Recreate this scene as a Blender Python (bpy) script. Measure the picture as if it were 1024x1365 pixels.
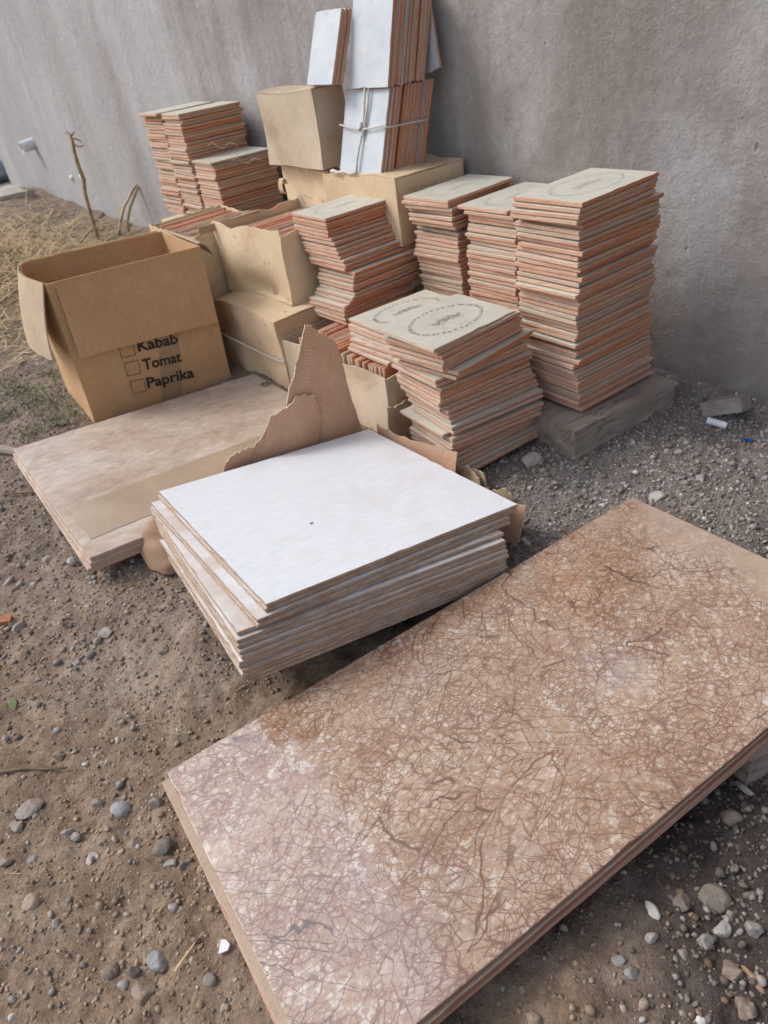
import bpy, bmesh, math, random
import numpy as np
from mathutils import Matrix, Vector, Euler

for o in list(bpy.data.objects):
    bpy.data.objects.remove(o)
SC = bpy.context.scene
COL = SC.collection
rnd = random.Random(7)
nr = np.random.RandomState(11)
RAD = math.radians

# ------------------------------------------------------------------ camera
CAM_H, F_PX, PITCH, ROLL = 1.07, 974.0, RAD(34.55), RAD(9.34)
fw = Vector((0, math.cos(PITCH), -math.sin(PITCH)))
rt = Vector((1, 0, 0))
dn = -rt.cross(fw)
r2 = math.cos(ROLL) * rt + math.sin(ROLL) * dn
d2 = -math.sin(ROLL) * rt + math.cos(ROLL) * dn
cam = bpy.data.cameras.new('camera')
cam.sensor_fit = 'HORIZONTAL'
cam.sensor_width = 36.0
cam.lens = 36.0 * F_PX / 1024.0
cam.clip_start = 0.02
cam.clip_end = 500
cam.dof.use_dof = True
cam.dof.focus_distance = 1.2
cam.dof.aperture_fstop = 12.0
camo = bpy.data.objects.new('camera', cam)
COL.objects.link(camo)
cm = Matrix((r2, -d2, -fw)).transposed().to_4x4()
cm.translation = (0, 0, CAM_H)
camo.matrix_world = cm
SC.camera = camo

# ------------------------------------------------------------------ sky, sun, exposure
SUN_EL, SUN_AZ = RAD(47), RAD(166)          # azimuth of the direction towards the sun, from +X
w = bpy.data.worlds.new('World')
SC.world = w
w.use_nodes = True
wt = w.node_tree
bg = wt.nodes['Background']
sky = wt.nodes.new('ShaderNodeTexSky')
sky.sky_type = 'NISHITA'
sky.sun_disc = False
sky.sun_elevation = SUN_EL
sky.sun_rotation = math.pi / 2 - SUN_AZ
sky.air_density = 1.0
sky.dust_density = 3.0
sky.ozone_density = 1.0
hs = wt.nodes.new('ShaderNodeHueSaturation')
hs.inputs['Saturation'].default_value = 0.62
wt.links.new(sky.outputs[0], hs.inputs['Color'])
wt.links.new(hs.outputs[0], bg.inputs['Color'])
bg.inputs['Strength'].default_value = 0.14
sun = bpy.data.lights.new('sun', 'SUN')
sun.energy = 1.0
sun.angle = RAD(18)
sun.color = (1.0, 0.965, 0.93)
suno = bpy.data.objects.new('sun', sun)
COL.objects.link(suno)
sd = Vector((math.cos(SUN_EL) * math.cos(SUN_AZ), math.cos(SUN_EL) * math.sin(SUN_AZ), math.sin(SUN_EL)))
suno.rotation_euler = sd.to_track_quat('Z', 'Y').to_euler()
SC.view_settings.view_transform = 'Standard'
SC.view_settings.look = 'None'
SC.view_settings.exposure = 0.58
SC.view_settings.gamma = 1.0
SC.view_settings.use_curve_mapping = False
SC.render.engine = 'CYCLES'
SC.cycles.use_denoising = True
SC.cycles.use_adaptive_sampling = True
SC.cycles.adaptive_threshold = 0.03
SC.cycles.max_bounces = 4
SC.cycles.diffuse_bounces = 3
SC.cycles.glossy_bounces = 2
SC.cycles.caustics_reflective = False
SC.cycles.caustics_refractive = False

# ------------------------------------------------------------------ frames
E1 = np.array([-.561, .828]); E2 = np.array([.828, .561])     # along the wall (away), towards the wall
YW = math.atan2(.561, .828)                                   # yaw of E2
def WF(s, t, z=0.0):
    p = s * E1 + t * E2
    return Vector((p[0], p[1], z))

# ------------------------------------------------------------------ numpy noise
LAT = nr.rand(256, 256)
def vnoise(x, y):
    xi = np.floor(x).astype(int); yi = np.floor(y).astype(int)
    fx = x - xi; fy = y - yi
    fx = fx * fx * (3 - 2 * fx); fy = fy * fy * (3 - 2 * fy)
    a = LAT[xi & 255, yi & 255]; b = LAT[(xi + 1) & 255, yi & 255]
    c = LAT[xi & 255, (yi + 1) & 255]; d = LAT[(xi + 1) & 255, (yi + 1) & 255]
    return (a * (1 - fx) + b * fx) * (1 - fy) + (c * (1 - fx) + d * fx) * fy
def fbm(x, y, oct=4, gain=.5):
    v = 0; a = 1; n = 0
    for i in range(oct):
        v = v + a * (vnoise(x * 2 ** i + 17.3 * i, y * 2 ** i + 5.1 * i) - .5); n += a; a *= gain
    return v / n
def n3(p, f, seed=0):                         # smooth vector noise of 3-D points (k,3)
    p = np.asarray(p, float)
    a = fbm(p[:, 0] * f + p[:, 2] * f * .77 + seed, p[:, 1] * f - p[:, 2] * f * .63 + seed * 1.7, 3)
    b = fbm(p[:, 1] * f + p[:, 2] * f * .81 + 31 + seed, p[:, 0] * f + p[:, 2] * f * .59 + 9, 3)
    c = fbm(p[:, 0] * f - p[:, 1] * f * .4 + 57, p[:, 2] * f + p[:, 1] * f * .5 + 3 + seed, 3)
    return np.stack([a, b, c], 1)

def bump2(x, y, cx, cy, r, h):
    return h * np.exp(-((x - cx) ** 2 + (y - cy) ** 2) / (r * r))
def gz0(x, y):                                 # large shape of the ground
    z = np.zeros_like(x)
    z = z - .045 / (1 + np.exp((y - 1.16 + .15 * x) / .06)) * 1.0
    z = z - .02 / (1 + np.exp(-(x - .25) / .08)) / (1 + np.exp((y - 1.0) / .08))
    z = z + bump2(x, y, -.44, 1.18, .13, .03)
    z = z - bump2(x, y, .05, 1.55, .30, .06)
    s = x * E1[0] + y * E1[1]; t = x * E2[0] + y * E2[1]
    z = z + .05 / (1 + np.exp(-(s - 4.4) / .35)) + bump2(s, t, 7.4, 1.35, .8, .16) + bump2(s, t, 6.2, 1.1, .7, .08)
    z = z + .03 * fbm(x * 1.6 + 3, y * 1.6, 3)
    z = z + np.where(t < 1.95, np.exp(-np.clip(1.9 - t, 0, 5) / .07) * (.022 + .035 * fbm(s * 4, t * 4 + 8, 3)), 0)
    return z
def gz(x, y):
    z = gz0(x, y)
    d = np.clip(1.6 - np.hypot(x, y - 1.2) / 4, .3, 1)
    z = z + d * (.024 * fbm(x * 9, y * 9, 3) + .015 * fbm(x * 30 + 40, y * 30, 3))
    r = 1 - np.abs(2 * vnoise(x * 75 + 9, y * 75 + 2) - 1)
    z = z + d * (.0050 * (r - .5) + .0055 * fbm(x * 120, y * 120, 2))
    return z
def g1(x, y):
    return float(gz(np.array([x]), np.array([y]))[0])

# ------------------------------------------------------------------ objects
def tag(o, label=None, cat=None, group=None, kind=None):
    if label: o['label'] = label
    if cat: o['category'] = cat
    if group: o['group'] = group
    if kind: o['kind'] = kind
    return o
def link(name, me, mats=None, parent=None, loc=None, rot=None):
    o = bpy.data.objects.new(name, me)
    COL.objects.link(o)
    if me is not None and mats is not None and not me.materials:
        for m in (mats if isinstance(mats, (list, tuple)) else [mats]):
            me.materials.append(m)
    if parent: o.parent = parent
    if loc is not None: o.location = loc
    if rot is not None: o.rotation_euler = rot
    return o
def empty(name, loc=(0, 0, 0), rot=(0, 0, 0)):
    o = bpy.data.objects.new(name, None)
    o.empty_display_size = .05
    COL.objects.link(o)
    o.location = loc; o.rotation_euler = rot
    return o
def pymesh(name, v, f, mi=None, smooth=False):
    me = bpy.data.meshes.new(name)
    me.from_pydata([tuple(map(float, p)) for p in v], [], [tuple(map(int, q)) for q in f])
    if mi is not None: me.polygons.foreach_set('material_index', mi)
    if smooth: me.polygons.foreach_set('use_smooth', [True] * len(me.polygons))
    me.update()
    return me
def npmesh(name, V, F, smooth=False, tint=None):        # F (k,3) or (k,4)
    me = bpy.data.meshes.new(name)
    k = F.shape[1]
    me.vertices.add(len(V)); me.vertices.foreach_set('co', V.astype(np.float32).ravel())
    me.loops.add(F.size); me.loops.foreach_set('vertex_index', F.astype(np.int32).ravel())
    me.polygons.add(len(F)); me.polygons.foreach_set('loop_start', np.arange(0, F.size, k, dtype=np.int32))
    if smooth: me.polygons.foreach_set('use_smooth', np.ones(len(F), bool))
    if tint is not None:
        for nm, a in tint.items():
            at = me.attributes.new(nm, 'FLOAT', 'POINT'); at.data.foreach_set('value', a.astype(np.float32))
    me.update(calc_edges=True); me.validate()
    return me

def sheet(name, fn, nu, nv, th, mat, parent=None, smooth=True, rim_mat=None):
    """a thin panel: fn(u,v)->(k,3) surface, thickened by th along its normal, with UVs"""
    u = np.linspace(0, 1, nu + 1); v = np.linspace(0, 1, nv + 1)
    U, Vv = np.meshgrid(u, v, indexing='ij'); U = U.ravel(); Vv = Vv.ravel()
    Pp = fn(U, Vv); e = 1e-3
    du = fn(np.clip(U + e, 0, 1.01), Vv) - fn(U - e, Vv); dv = fn(U, Vv + e) - fn(U, Vv - e)
    nn = np.cross(du, dv); nn /= np.linalg.norm(nn, axis=1)[:, None] + 1e-12
    A = Pp + nn * th / 2; B = Pp - nn * th / 2
    n = len(Pp); I = lambda i, j: i * (nv + 1) + j
    F = []
    for i in range(nu):
        for j in range(nv):
            q = (I(i, j), I(i + 1, j), I(i + 1, j + 1), I(i, j + 1))
            F.append(q); F.append(tuple(n + k for k in reversed(q)))
    RV = []
    def rim(a, b):
        k = 2 * n + len(RV); RV.extend([A[a], B[a], B[b], A[b]]); F.append((k, k + 1, k + 2, k + 3))
    for i in range(nu): rim(I(i, 0), I(i + 1, 0)); rim(I(i + 1, nv), I(i, nv))
    for j in range(nv): rim(I(0, j + 1), I(0, j)); rim(I(nu, j), I(nu, j + 1))
    me = pymesh(name, np.vstack([A, B, np.array(RV)]), F)
    sm = [smooth] * (2 * nu * nv) + [False] * (len(F) - 2 * nu * nv)
    me.polygons.foreach_set('use_smooth', sm)
    uvl = me.uv_layers.new(name='uv')
    idx = np.zeros(len(me.loops), np.int32); me.loops.foreach_get('vertex_index', idx)
    uv = np.stack([U, Vv], 1); uv = np.vstack([uv, uv, np.zeros((len(RV), 2))])[idx]
    uvl.data.foreach_set('uv', uv.astype(np.float32).ravel())
    if rim_mat:
        me.polygons.foreach_set('material_index', [0] * (2 * nu * nv) + [1] * (len(F) - 2 * nu * nv))
        return link(name, me, [mat, rim_mat], parent)
    return link(name, me, mat, parent)

def quad_fn(a, b, c, d, amp=0, f=6, seed=0, sag=0, extra=None):
    """bilinear patch a(0,0) b(1,0) c(1,1) d(0,1) with crumple noise"""
    a, b, c, d = [np.asarray(k, float) for k in (a, b, c, d)]
    def fn(u, v):
        uu = u[:, None]; vv = v[:, None]
        p = (a * (1 - uu) + b * uu) * (1 - vv) + (d * (1 - uu) + c * uu) * vv
        if amp: p = p + n3(p, f, seed) * amp * 2
        if extra: p = p + extra(u, v)
        return p
    return fn

def plate_mesh(name, L, W, T, rough=.0006, ch=.0012, seed=0, chips=2, step=.025, ch_slot=0, under=.0006):
    """a tile or slab: its rim is uneven and chipped, the top face (slot 0) and body (slot 1); origin at bottom centre"""
    r = random.Random(seed)
    pts = []
    nl = max(4, int(L / step)); nw = max(4, int(W / step))
    for i in range(nl): pts.append((-L / 2 + L * i / nl, -W / 2))
    for i in range(nw): pts.append((L / 2, -W / 2 + W * i / nw))
    for i in range(nl): pts.append((L / 2 - L * i / nl, W / 2))
    for i in range(nw): pts.append((-L / 2, W / 2 - W * i / nw))
    n = len(pts)
    ins = [0.0] * n
    for c in range(chips):
        k = r.randrange(n); ins[k] = r.uniform(.0012, .004)
    rings = []
    for lv, (z, off) in enumerate(((0, under), (T * (.5 if under < .001 else .30), 0), (T - ch * .8, .0), (T, ch))):
        ring = []
        for k, (x, y) in enumerate(pts):
            o = off + abs(r.gauss(0, rough)) + (ins[k] if lv >= 2 else ins[k] * .3)
            ring.append((x * (1 - 2 * o / L), y * (1 - 2 * o / W), z + (r.gauss(0, rough * .4) if lv in (1, 2) else 0)))
        rings.append(ring)
    V = [p for q in rings for p in q]
    F = []; mi = []
    for l in range(3):
        for k in range(n):
            F.append((l * n + k, l * n + (k + 1) % n, (l + 1) * n + (k + 1) % n, (l + 1) * n + k)); mi.append(ch_slot if l == 2 else 1)
    F.append(tuple(range(3 * n, 4 * n))); mi.append(0)
    F.append(tuple(reversed(range(n)))); mi.append(1)
    return pymesh(name, V, F, mi)

def strips_mesh(name, lines, wd, z=0.0):
    """flat printed strokes: list of 2-D polylines -> ribbons of width wd"""
    V = []; F = []
    for ln in lines:
        ln = [Vector(p) for p in ln]
        b = len(V)
        for i, p in enumerate(ln):
            d = (ln[min(i + 1, len(ln) - 1)] - ln[max(i - 1, 0)])
            if d.length < 1e-9: d = Vector((1, 0))
            d.normalize(); q = Vector((-d.y, d.x)) * wd / 2
            V += [(p.x + q.x, p.y + q.y, z), (p.x - q.x, p.y - q.y, z)]
        for i in range(len(ln) - 1):
            F.append((b + 2 * i, b + 2 * i + 1, b + 2 * i + 3, b + 2 * i + 2))
    return pymesh(name, V, F)

def tube_mesh(name, pts, rads, k=6):
    V = []; F = []
    pts = [Vector(p) for p in pts]
    if not isinstance(rads, (list, tuple)): rads = [rads] * len(pts)
    up = Vector((.31, .17, .93))
    for i, p in enumerate(pts):
        d = (pts[min(i + 1, len(pts) - 1)] - pts[max(i - 1, 0)]).normalized()
        a = d.cross(up)
        if a.length < 1e-3: a = d.cross(Vector((1, 0, 0)))
        a.normalize(); b = d.cross(a)
        for j in range(k):
            t = 2 * math.pi * j / k
            V.append(p + (a * math.cos(t) + b * math.sin(t)) * rads[i])
    for i in range(len(pts) - 1):
        for j in range(k):
            F.append((i * k + j, i * k + (j + 1) % k, (i + 1) * k + (j + 1) % k, (i + 1) * k + j))
    F.append(tuple(reversed(range(k)))); F.append(tuple(range((len(pts) - 1) * k, len(pts) * k)))
    return pymesh(name, V, F, smooth=True)

def rough_box(name, lo, hi, n, amp, f=9, seed=0, jag=None):
    """a box of weathered stuff: gridded faces pushed about by noise"""
    bm = bmesh.new()
    bmesh.ops.create_cube(bm, size=1)
    lo = Vector(lo); hi = Vector(hi); s = hi - lo
    for v in bm.verts: v.co = Vector((lo[i] + (v.co[i] + .5) * s[i] for i in range(3)))
    bmesh.ops.subdivide_edges(bm, edges=bm.edges[:], cuts=n, use_grid_fill=True)
    P_ = np.array([v.co[:] for v in bm.verts])
    P_ = P_ + n3(P_, f, seed) * amp * 2 + n3(P_, f * 4, seed + 5) * amp * .7
    for v, p in zip(bm.verts, P_): v.co = p
    if jag: jag(bm)
    me = bpy.data.meshes.new(name); bm.to_mesh(me); bm.free()
    return me

# ------------------------------------------------------------------ node materials
class G:
    def __init__(s, name):
        s.m = bpy.data.materials.new(name); s.m.use_nodes = True
        s.t = s.m.node_tree; s.t.nodes.clear()
        s.out = s.t.nodes.new('ShaderNodeOutputMaterial')
        s.b = s.t.nodes.new('ShaderNodeBsdfPrincipled')
        s.t.links.new(s.b.outputs[0], s.out.inputs[0])
        s.co = s.t.nodes.new('ShaderNodeTexCoord')
        s.oi = s.t.nodes.new('ShaderNodeObjectInfo')
    def n(s, ty): return s.t.nodes.new(ty)
    def set(s, sock, v):
        if hasattr(v, 'links') or isinstance(v, bpy.types.NodeSocket): s.t.links.new(v, sock)
        else: sock.default_value = v if not (isinstance(v, tuple) and len(v) == 3 and sock.type == 'RGBA') else (*v, 1)
    def obj(s): return s.co.outputs['Object']
    def map(s, sc=(1, 1, 1), rot=(0, 0, 0), vec=None, loc=(0, 0, 0)):
        n = s.n('ShaderNodeMapping'); s.set(n.inputs['Vector'], vec or s.obj())
        n.inputs['Scale'].default_value = sc; n.inputs['Rotation'].default_value = rot; n.inputs['Location'].default_value = loc
        return n.outputs[0]
    def shift(s, vec, amount):                    # moves the pattern from one object to the next
        n = s.n('ShaderNodeVectorMath'); n.operation = 'MULTIPLY_ADD'
        c = s.n('ShaderNodeCombineXYZ'); 
        for i in range(3): s.set(c.inputs[i], s.oi.outputs['Random'])
        s.set(n.inputs[0], c.outputs[0]); n.inputs[1].default_value = amount; s.set(n.inputs[2], vec)
        return n.outputs[0]
    def noise(s, sc, det=4, ro=.55, vec=None, dist=0):
        n = s.n('ShaderNodeTexNoise'); s.set(n.inputs['Vector'], vec or s.obj())
        n.inputs['Scale'].default_value = sc; n.inputs['Detail'].default_value = det; n.inputs['Roughness'].default_value = ro
        n.inputs['Distortion'].default_value = dist
        return n.outputs['Fac']
    def noisec(s, sc, det=2, vec=None):
        n = s.n('ShaderNodeTexNoise'); s.set(n.inputs['Vector'], vec or s.obj())
        n.inputs['Scale'].default_value = sc; n.inputs['Detail'].default_value = det
        return n.outputs['Color']
    def voro(s, sc, feat='F1', vec=None, out='Distance', rnd_=1.0):
        n = s.n('ShaderNodeTexVoronoi'); n.feature = feat; s.set(n.inputs['Vector'], vec or s.obj())
        n.inputs['Scale'].default_value = sc; n.inputs['Randomness'].default_value = rnd_
        return n.outputs[out]
    def wave(s, sc, dist, det, dsc, vec=None, ax='X'):
        n = s.n('ShaderNodeTexWave'); s.set(n.inputs['Vector'], vec or s.obj()); n.bands_direction = ax
        n.inputs['Scale'].default_value = sc; n.inputs['Distortion'].default_value = dist
        n.inputs['Detail'].default_value = det; n.inputs['Detail Scale'].default_value = dsc
        return n.outputs['Fac']
    def ramp(s, f, st):
        n = s.n('ShaderNodeValToRGB'); s.set(n.inputs[0], f); e = n.color_ramp.elements
        while len(e) < len(st): e.new(.5)
        for k, (p, c) in zip(e, st):
            k.position = p; k.color = (*c, 1) if isinstance(c, tuple) else (c, c, c, 1)
        return n.outputs[0]
    def mix(s, f, a, b, mode='MIX'):
        n = s.n('ShaderNodeMix'); n.data_type = 'RGBA'; n.blend_type = mode
        s.set(n.inputs[0], f); s.set(n.inputs[6], a); s.set(n.inputs[7], b)
        return n.outputs[2]
    def math(s, op, a, b=0.0, c=None, clamp=False):
        n = s.n('ShaderNodeMath'); n.operation = op; n.use_clamp = clamp
        s.set(n.inputs[0], a); s.set(n.inputs[1], b)
        if c is not None: s.set(n.inputs[2], c)
        return n.outputs[0]
    def sep(s, vec, i):
        n = s.n('ShaderNodeSeparateXYZ'); s.set(n.inputs[0], vec); return n.outputs[i]
    def smooth(s, v, a, b):
        n = s.n('ShaderNodeMapRange'); n.interpolation_type = 'SMOOTHSTEP'
        s.set(n.inputs[0], v); n.inputs[1].default_value = a; n.inputs[2].default_value = b
        return n.outputs[0]
    def warp(s, vec, sc, amt):
        c = s.noisec(sc, 3, vec); n = s.n('ShaderNodeVectorMath'); n.operation = 'MULTIPLY_ADD'
        n2 = s.n('ShaderNodeVectorMath'); n2.operation = 'SUBTRACT'; s.set(n2.inputs[0], c); n2.inputs[1].default_value = (.5, .5, .5)
        s.set(n.inputs[0], n2.outputs[0]); n.inputs[1].default_value = (amt, amt, amt); s.set(n.inputs[2], vec)
        return n.outputs[0]
    def attr(s, name):
        n = s.n('ShaderNodeAttribute'); n.attribute_name = name; return n.outputs['Fac']
    def bump(s, h, st=.5, d=.002, nrm=None):
        n = s.n('ShaderNodeBump'); s.set(n.inputs['Height'], h); n.inputs['Strength'].default_value = st
        n.inputs['Distance'].default_value = d
        if nrm: s.set(n.inputs['Normal'], nrm)
        return n.outputs[0]
    def fin(s, col, ro=.8, nrm=None, spec=.3, coat=0, cr=.1, metal=0):
        s.set(s.b.inputs['Base Color'], col); s.set(s.b.inputs['Roughness'], ro)
        s.set(s.b.inputs['Specular IOR Level'], spec); s.set(s.b.inputs['Metallic'], metal)
        if coat: s.b.inputs['Coat Weight'].default_value = coat; s.b.inputs['Coat Roughness'].default_value = cr
        if nrm: s.set(s.b.inputs['Normal'], nrm)
        return s.m

def m_wall():
    g = G('weathered_plaster')
    st = g.map((1, 1, .16))
    streak = g.noise(2.2, 6, .62, st, .4)
    streak2 = g.noise(7, 5, .6, g.map((1, 1, .1), loc=(3, 1, 2)), .3)
    blot = g.noise(1.1, 5, .6, g.map((1, 1, .8), loc=(9, 2, 4)))
    blot2 = g.noise(3.5, 6, .65, g.map((1, 1, 1), loc=(1, 8, 2)))
    c = g.ramp(streak, [(.32, (.20, .172, .157)), (.46, (.285, .258, .24)), (.58, (.345, .328, .318)), (.72, (.40, .40, .405))])
    c = g.mix(g.math('MULTIPLY', g.smooth(streak2, .52, .70), .5), c, (.42, .405, .405))
    c = g.mix(g.math('MULTIPLY', g.smooth(blot, .46, .62), .6), c, (.175, .143, .126))
    c = g.mix(g.math('MULTIPLY', g.smooth(blot2, .52, .72), .5), c, (.155, .132, .122))
    # pale streaks, stronger towards the far end of the wall (local x = -s)
    x = g.sep(g.obj(), 0)
    far = g.smooth(g.math('ADD', g.math('MULTIPLY', x, -1.0), g.math('MULTIPLY_ADD', streak, 6.0, -3.0)), 2.2, 5.5)
    c = g.mix(g.math('MULTIPLY', far, .5), c, (.52, .515, .525))
    # fine sand grain, pits and pale flecks
    gr = g.noise(120, 3, .7); gr2 = g.noise(38, 5, .7)
    fl = g.voro(55)
    c = g.mix(g.math('MULTIPLY', g.math('SUBTRACT', 1.0, g.smooth(fl, .05, .2)), .3), c, (.46, .43, .41))
    c = g.mix(.22, c, g.ramp(gr2, [(.3, .18), (.7, .75)]), 'OVERLAY')
    pit = g.math('SUBTRACT', 1.0, g.smooth(g.voro(9, vec=g.map((1, 1, .55), loc=(4, 4, 7))), .02, .07))
    c = g.mix(g.math('MULTIPLY', pit, .45), c, (.13, .11, .10))
    h = g.math('ADD', g.math('MULTIPLY', gr, .5), g.math('MULTIPLY', gr2, 1.0))
    h = g.math('ADD', h, g.math('MULTIPLY', g.noise(9, 3), 1.6))
    h = g.math('SUBTRACT', h, g.math('MULTIPLY', pit, .8))
    return g.fin(c, .92, g.bump(h, .75, .006), .15)
def m_ground():
    g = G('soil')
    gy = g.attr('grey')
    big = g.noise(2.2, 5, .6); mid = g.noise(14, 6, .65); fine = g.noise(110, 4, .7)
    br = g.ramp(mid, [(.25, (.120, .083, .056)), (.5, (.235, .171, .122)), (.75, (.36, .28, .212))])
    br = g.mix(g.smooth(big, .45, .7), br, (.315, .248, .19))
    gr = g.ramp(mid, [(.25, (.115, .098, .087)), (.55, (.20, .178, .163)), (.8, (.29, .275, .258))])
    c = g.mix(g.math('ADD', gy, g.math('MULTIPLY_ADD', g.noise(6, 4), .8, -.4), clamp=True), br, gr)
    c = g.mix(g.attr('damp_shade'), c, g.ramp(mid, [(.3, (.042, .033, .029)), (.7, (.095, .078, .070))]))  # darkens the soil colour for moisture and slab shadow together
    c = g.mix(.55, c, g.ramp(fine, [(.3, .25), (.7, .8)]), 'OVERLAY')
    sp = g.math('SUBTRACT', 1.0, g.smooth(g.voro(170), .06, .16))
    c = g.mix(g.math('MULTIPLY', sp, .4), c, (.42, .39, .36))
    h = g.math('ADD', g.math('MULTIPLY', g.noise(60, 5, .7), 1.0), g.math('MULTIPLY', g.noise(220, 3, .7), .5))
    return g.fin(c, .95, g.bump(h, .9, .006), .12)
def m_stuffstone(name, stops):
    g = G(name)
    t = g.attr('tint')
    c = g.ramp(t, stops)
    c = g.mix(.5, c, g.ramp(g.noise(160, 4, .7), [(.3, .25), (.7, .8)]), 'OVERLAY')
    return g.fin(c, .93, g.bump(g.noise(260, 3), .5, .002), .15)
def m_stone(name, c1, c2, ro=.85):
    g = G('stone_' + name)
    v = g.shift(g.obj(), (7, 5, 3))
    n = g.noise(55, 6, .65, v)
    c = g.ramp(n, [(.3, c1), (.7, c2)])
    c = g.mix(.4, c, g.ramp(g.noise(240, 4, .7, v), [(.3, .25), (.7, .8)]), 'OVERLAY')
    c = g.mix(g.math('MULTIPLY', g.smooth(g.noise(30, 4, .6, v), .46, .66), .6), c, (.27, .21, .16))
    return g.fin(c, ro, g.bump(g.math('ADD', n, g.noise(300, 3, .7, v)), .5, .003), .25)
def m_biscuit():
    g = G('terracotta_tile_body')
    v = g.shift(g.obj(), (3.1, 5.7, 2.3)); R = g.oi.outputs['Random']
    z = g.sep(g.obj(), 2)
    body = g.ramp(R, [(0, (.50, .19, .092)), (.2, (.56, .27, .16)), (.4, (.46, .17, .085)), (.6, (.58, .33, .22)), (.8, (.53, .235, .13)), (1, (.50, .29, .19))])
    n = g.noise(9, 4, .6, v)
    body = g.mix(g.math('MULTIPLY', g.smooth(n, .48, .78), .4), body, (.56, .42, .31))
    body = g.mix(g.math('MULTIPLY', g.smooth(g.noise(34, 4, .7, v), .56, .8), .45), body, (.33, .17, .11))
    # glaze run over the rim on part of the tiles, dust on the ends
    R2 = g.math('FRACT', g.math('MULTIPLY', R, 7.31)); wob = g.math('MULTIPLY', g.noise(70, 3, .6, v), .006)
    gl = g.smooth(g.math('ADD', z, wob), .0128, .0140)
    body = g.mix(g.math('MULTIPLY', gl, g.smooth(R2, .25, .6)), body, (.47, .455, .39))
    R3 = g.math('FRACT', g.math('MULTIPLY', R, 23.7))
    body = g.mix(g.math('MULTIPLY', g.smooth(R3, .74, .84), .55), body, (.38, .33, .265))
    x = g.math('ABSOLUTE', g.sep(g.obj(), 0))
    end = g.smooth(x, .146, .1485)
    dust = g.math('MULTIPLY', end, g.math('MULTIPLY_ADD', g.noise(16, 4, .6, v), .7, .02))
    body = g.mix(dust, body, (.62, .50, .40))
    body = g.mix(.22, body, g.ramp(g.noise(220, 3, .7, v), [(.3, .25), (.7, .8)]), 'OVERLAY')
    h = g.math('ADD', g.noise(180, 4, .7, v), g.math('MULTIPLY', g.noise(40, 3, .6, v), .8))
    return g.fin(body, .9, g.bump(h, .35, .001), .2)
def m_glaze(name, c1, c2, c3, ro=.32):
    g = G(name)
    v = g.shift(g.obj(), (3.1, 5.7, 2.3))
    c = g.ramp(g.noise(9, 5, .6, v), [(.3, c1), (.6, c2), (.8, c3)])
    d = g.noise(24, 6, .65, v, .6)
    c = g.mix(g.math('MULTIPLY', g.smooth(d, .5, .75), .55), c, (.42, .37, .30))
    sp = g.math('SUBTRACT', 1, g.smooth(g.voro(130, vec=v), .03, .09))
    c = g.mix(g.math('MULTIPLY', sp, .4), c, (.25, .2, .16))
    r = g.ramp(d, [(.35, ro), (.7, .75)])
    return g.fin(c, r, g.bump(g.noise(60, 3, .6, v), .12, .001), .45)
def m_kraft(name, c1, c2, stain, stain_amt=.4, dirt=(.26, .19, .13), flute=True):
    g = G(name)
    v = g.shift(g.obj(), (2.1, 1.7, 2.9))
    n = g.noise(5, 5, .6, v)
    c = g.ramp(n, [(.3, c1), (.7, c2)])
    s1 = g.noise(3.1, 5, .62, v, .8)
    c = g.mix(g.math('MULTIPLY', g.smooth(s1, .50, .66), stain_amt), c, stain)
    sp = g.math('SUBTRACT', 1, g.smooth(g.voro(16, vec=g.warp(v, 20, .05)), .03, .16))
    c = g.mix(g.math('MULTIPLY', g.math('MULTIPLY', sp, g.smooth(g.noise(8, 3, .5, v), .5, .6)), stain_amt * 1.4), c, dirt)
    dust = g.smooth(g.noise(9, 6, .7, v, .5), .5, .8)
    c = g.mix(g.math('MULTIPLY', dust, stain_amt * .9), c, (.60, .50, .39))
    c = g.mix(.3, c, g.ramp(g.noise(190, 4, .7, g.map((1, 1, .25), vec=v)), [(.3, .3), (.7, .72)]), 'OVERLAY')
    h = g.math('ADD', g.math('MULTIPLY', g.noise(10, 3, .5, v), 1.4), g.math('MULTIPLY', g.noise(120, 3, .7, v), .15))
    if flute:
        h = g.math('ADD', h, g.math('MULTIPLY', g.wave(16, 1.2, 2, 1.5, g.co.outputs['UV'], 'Y'), .12 if flute is True else flute))
    return g.fin(c, .85, g.bump(h, .55, .006), .2)
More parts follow.
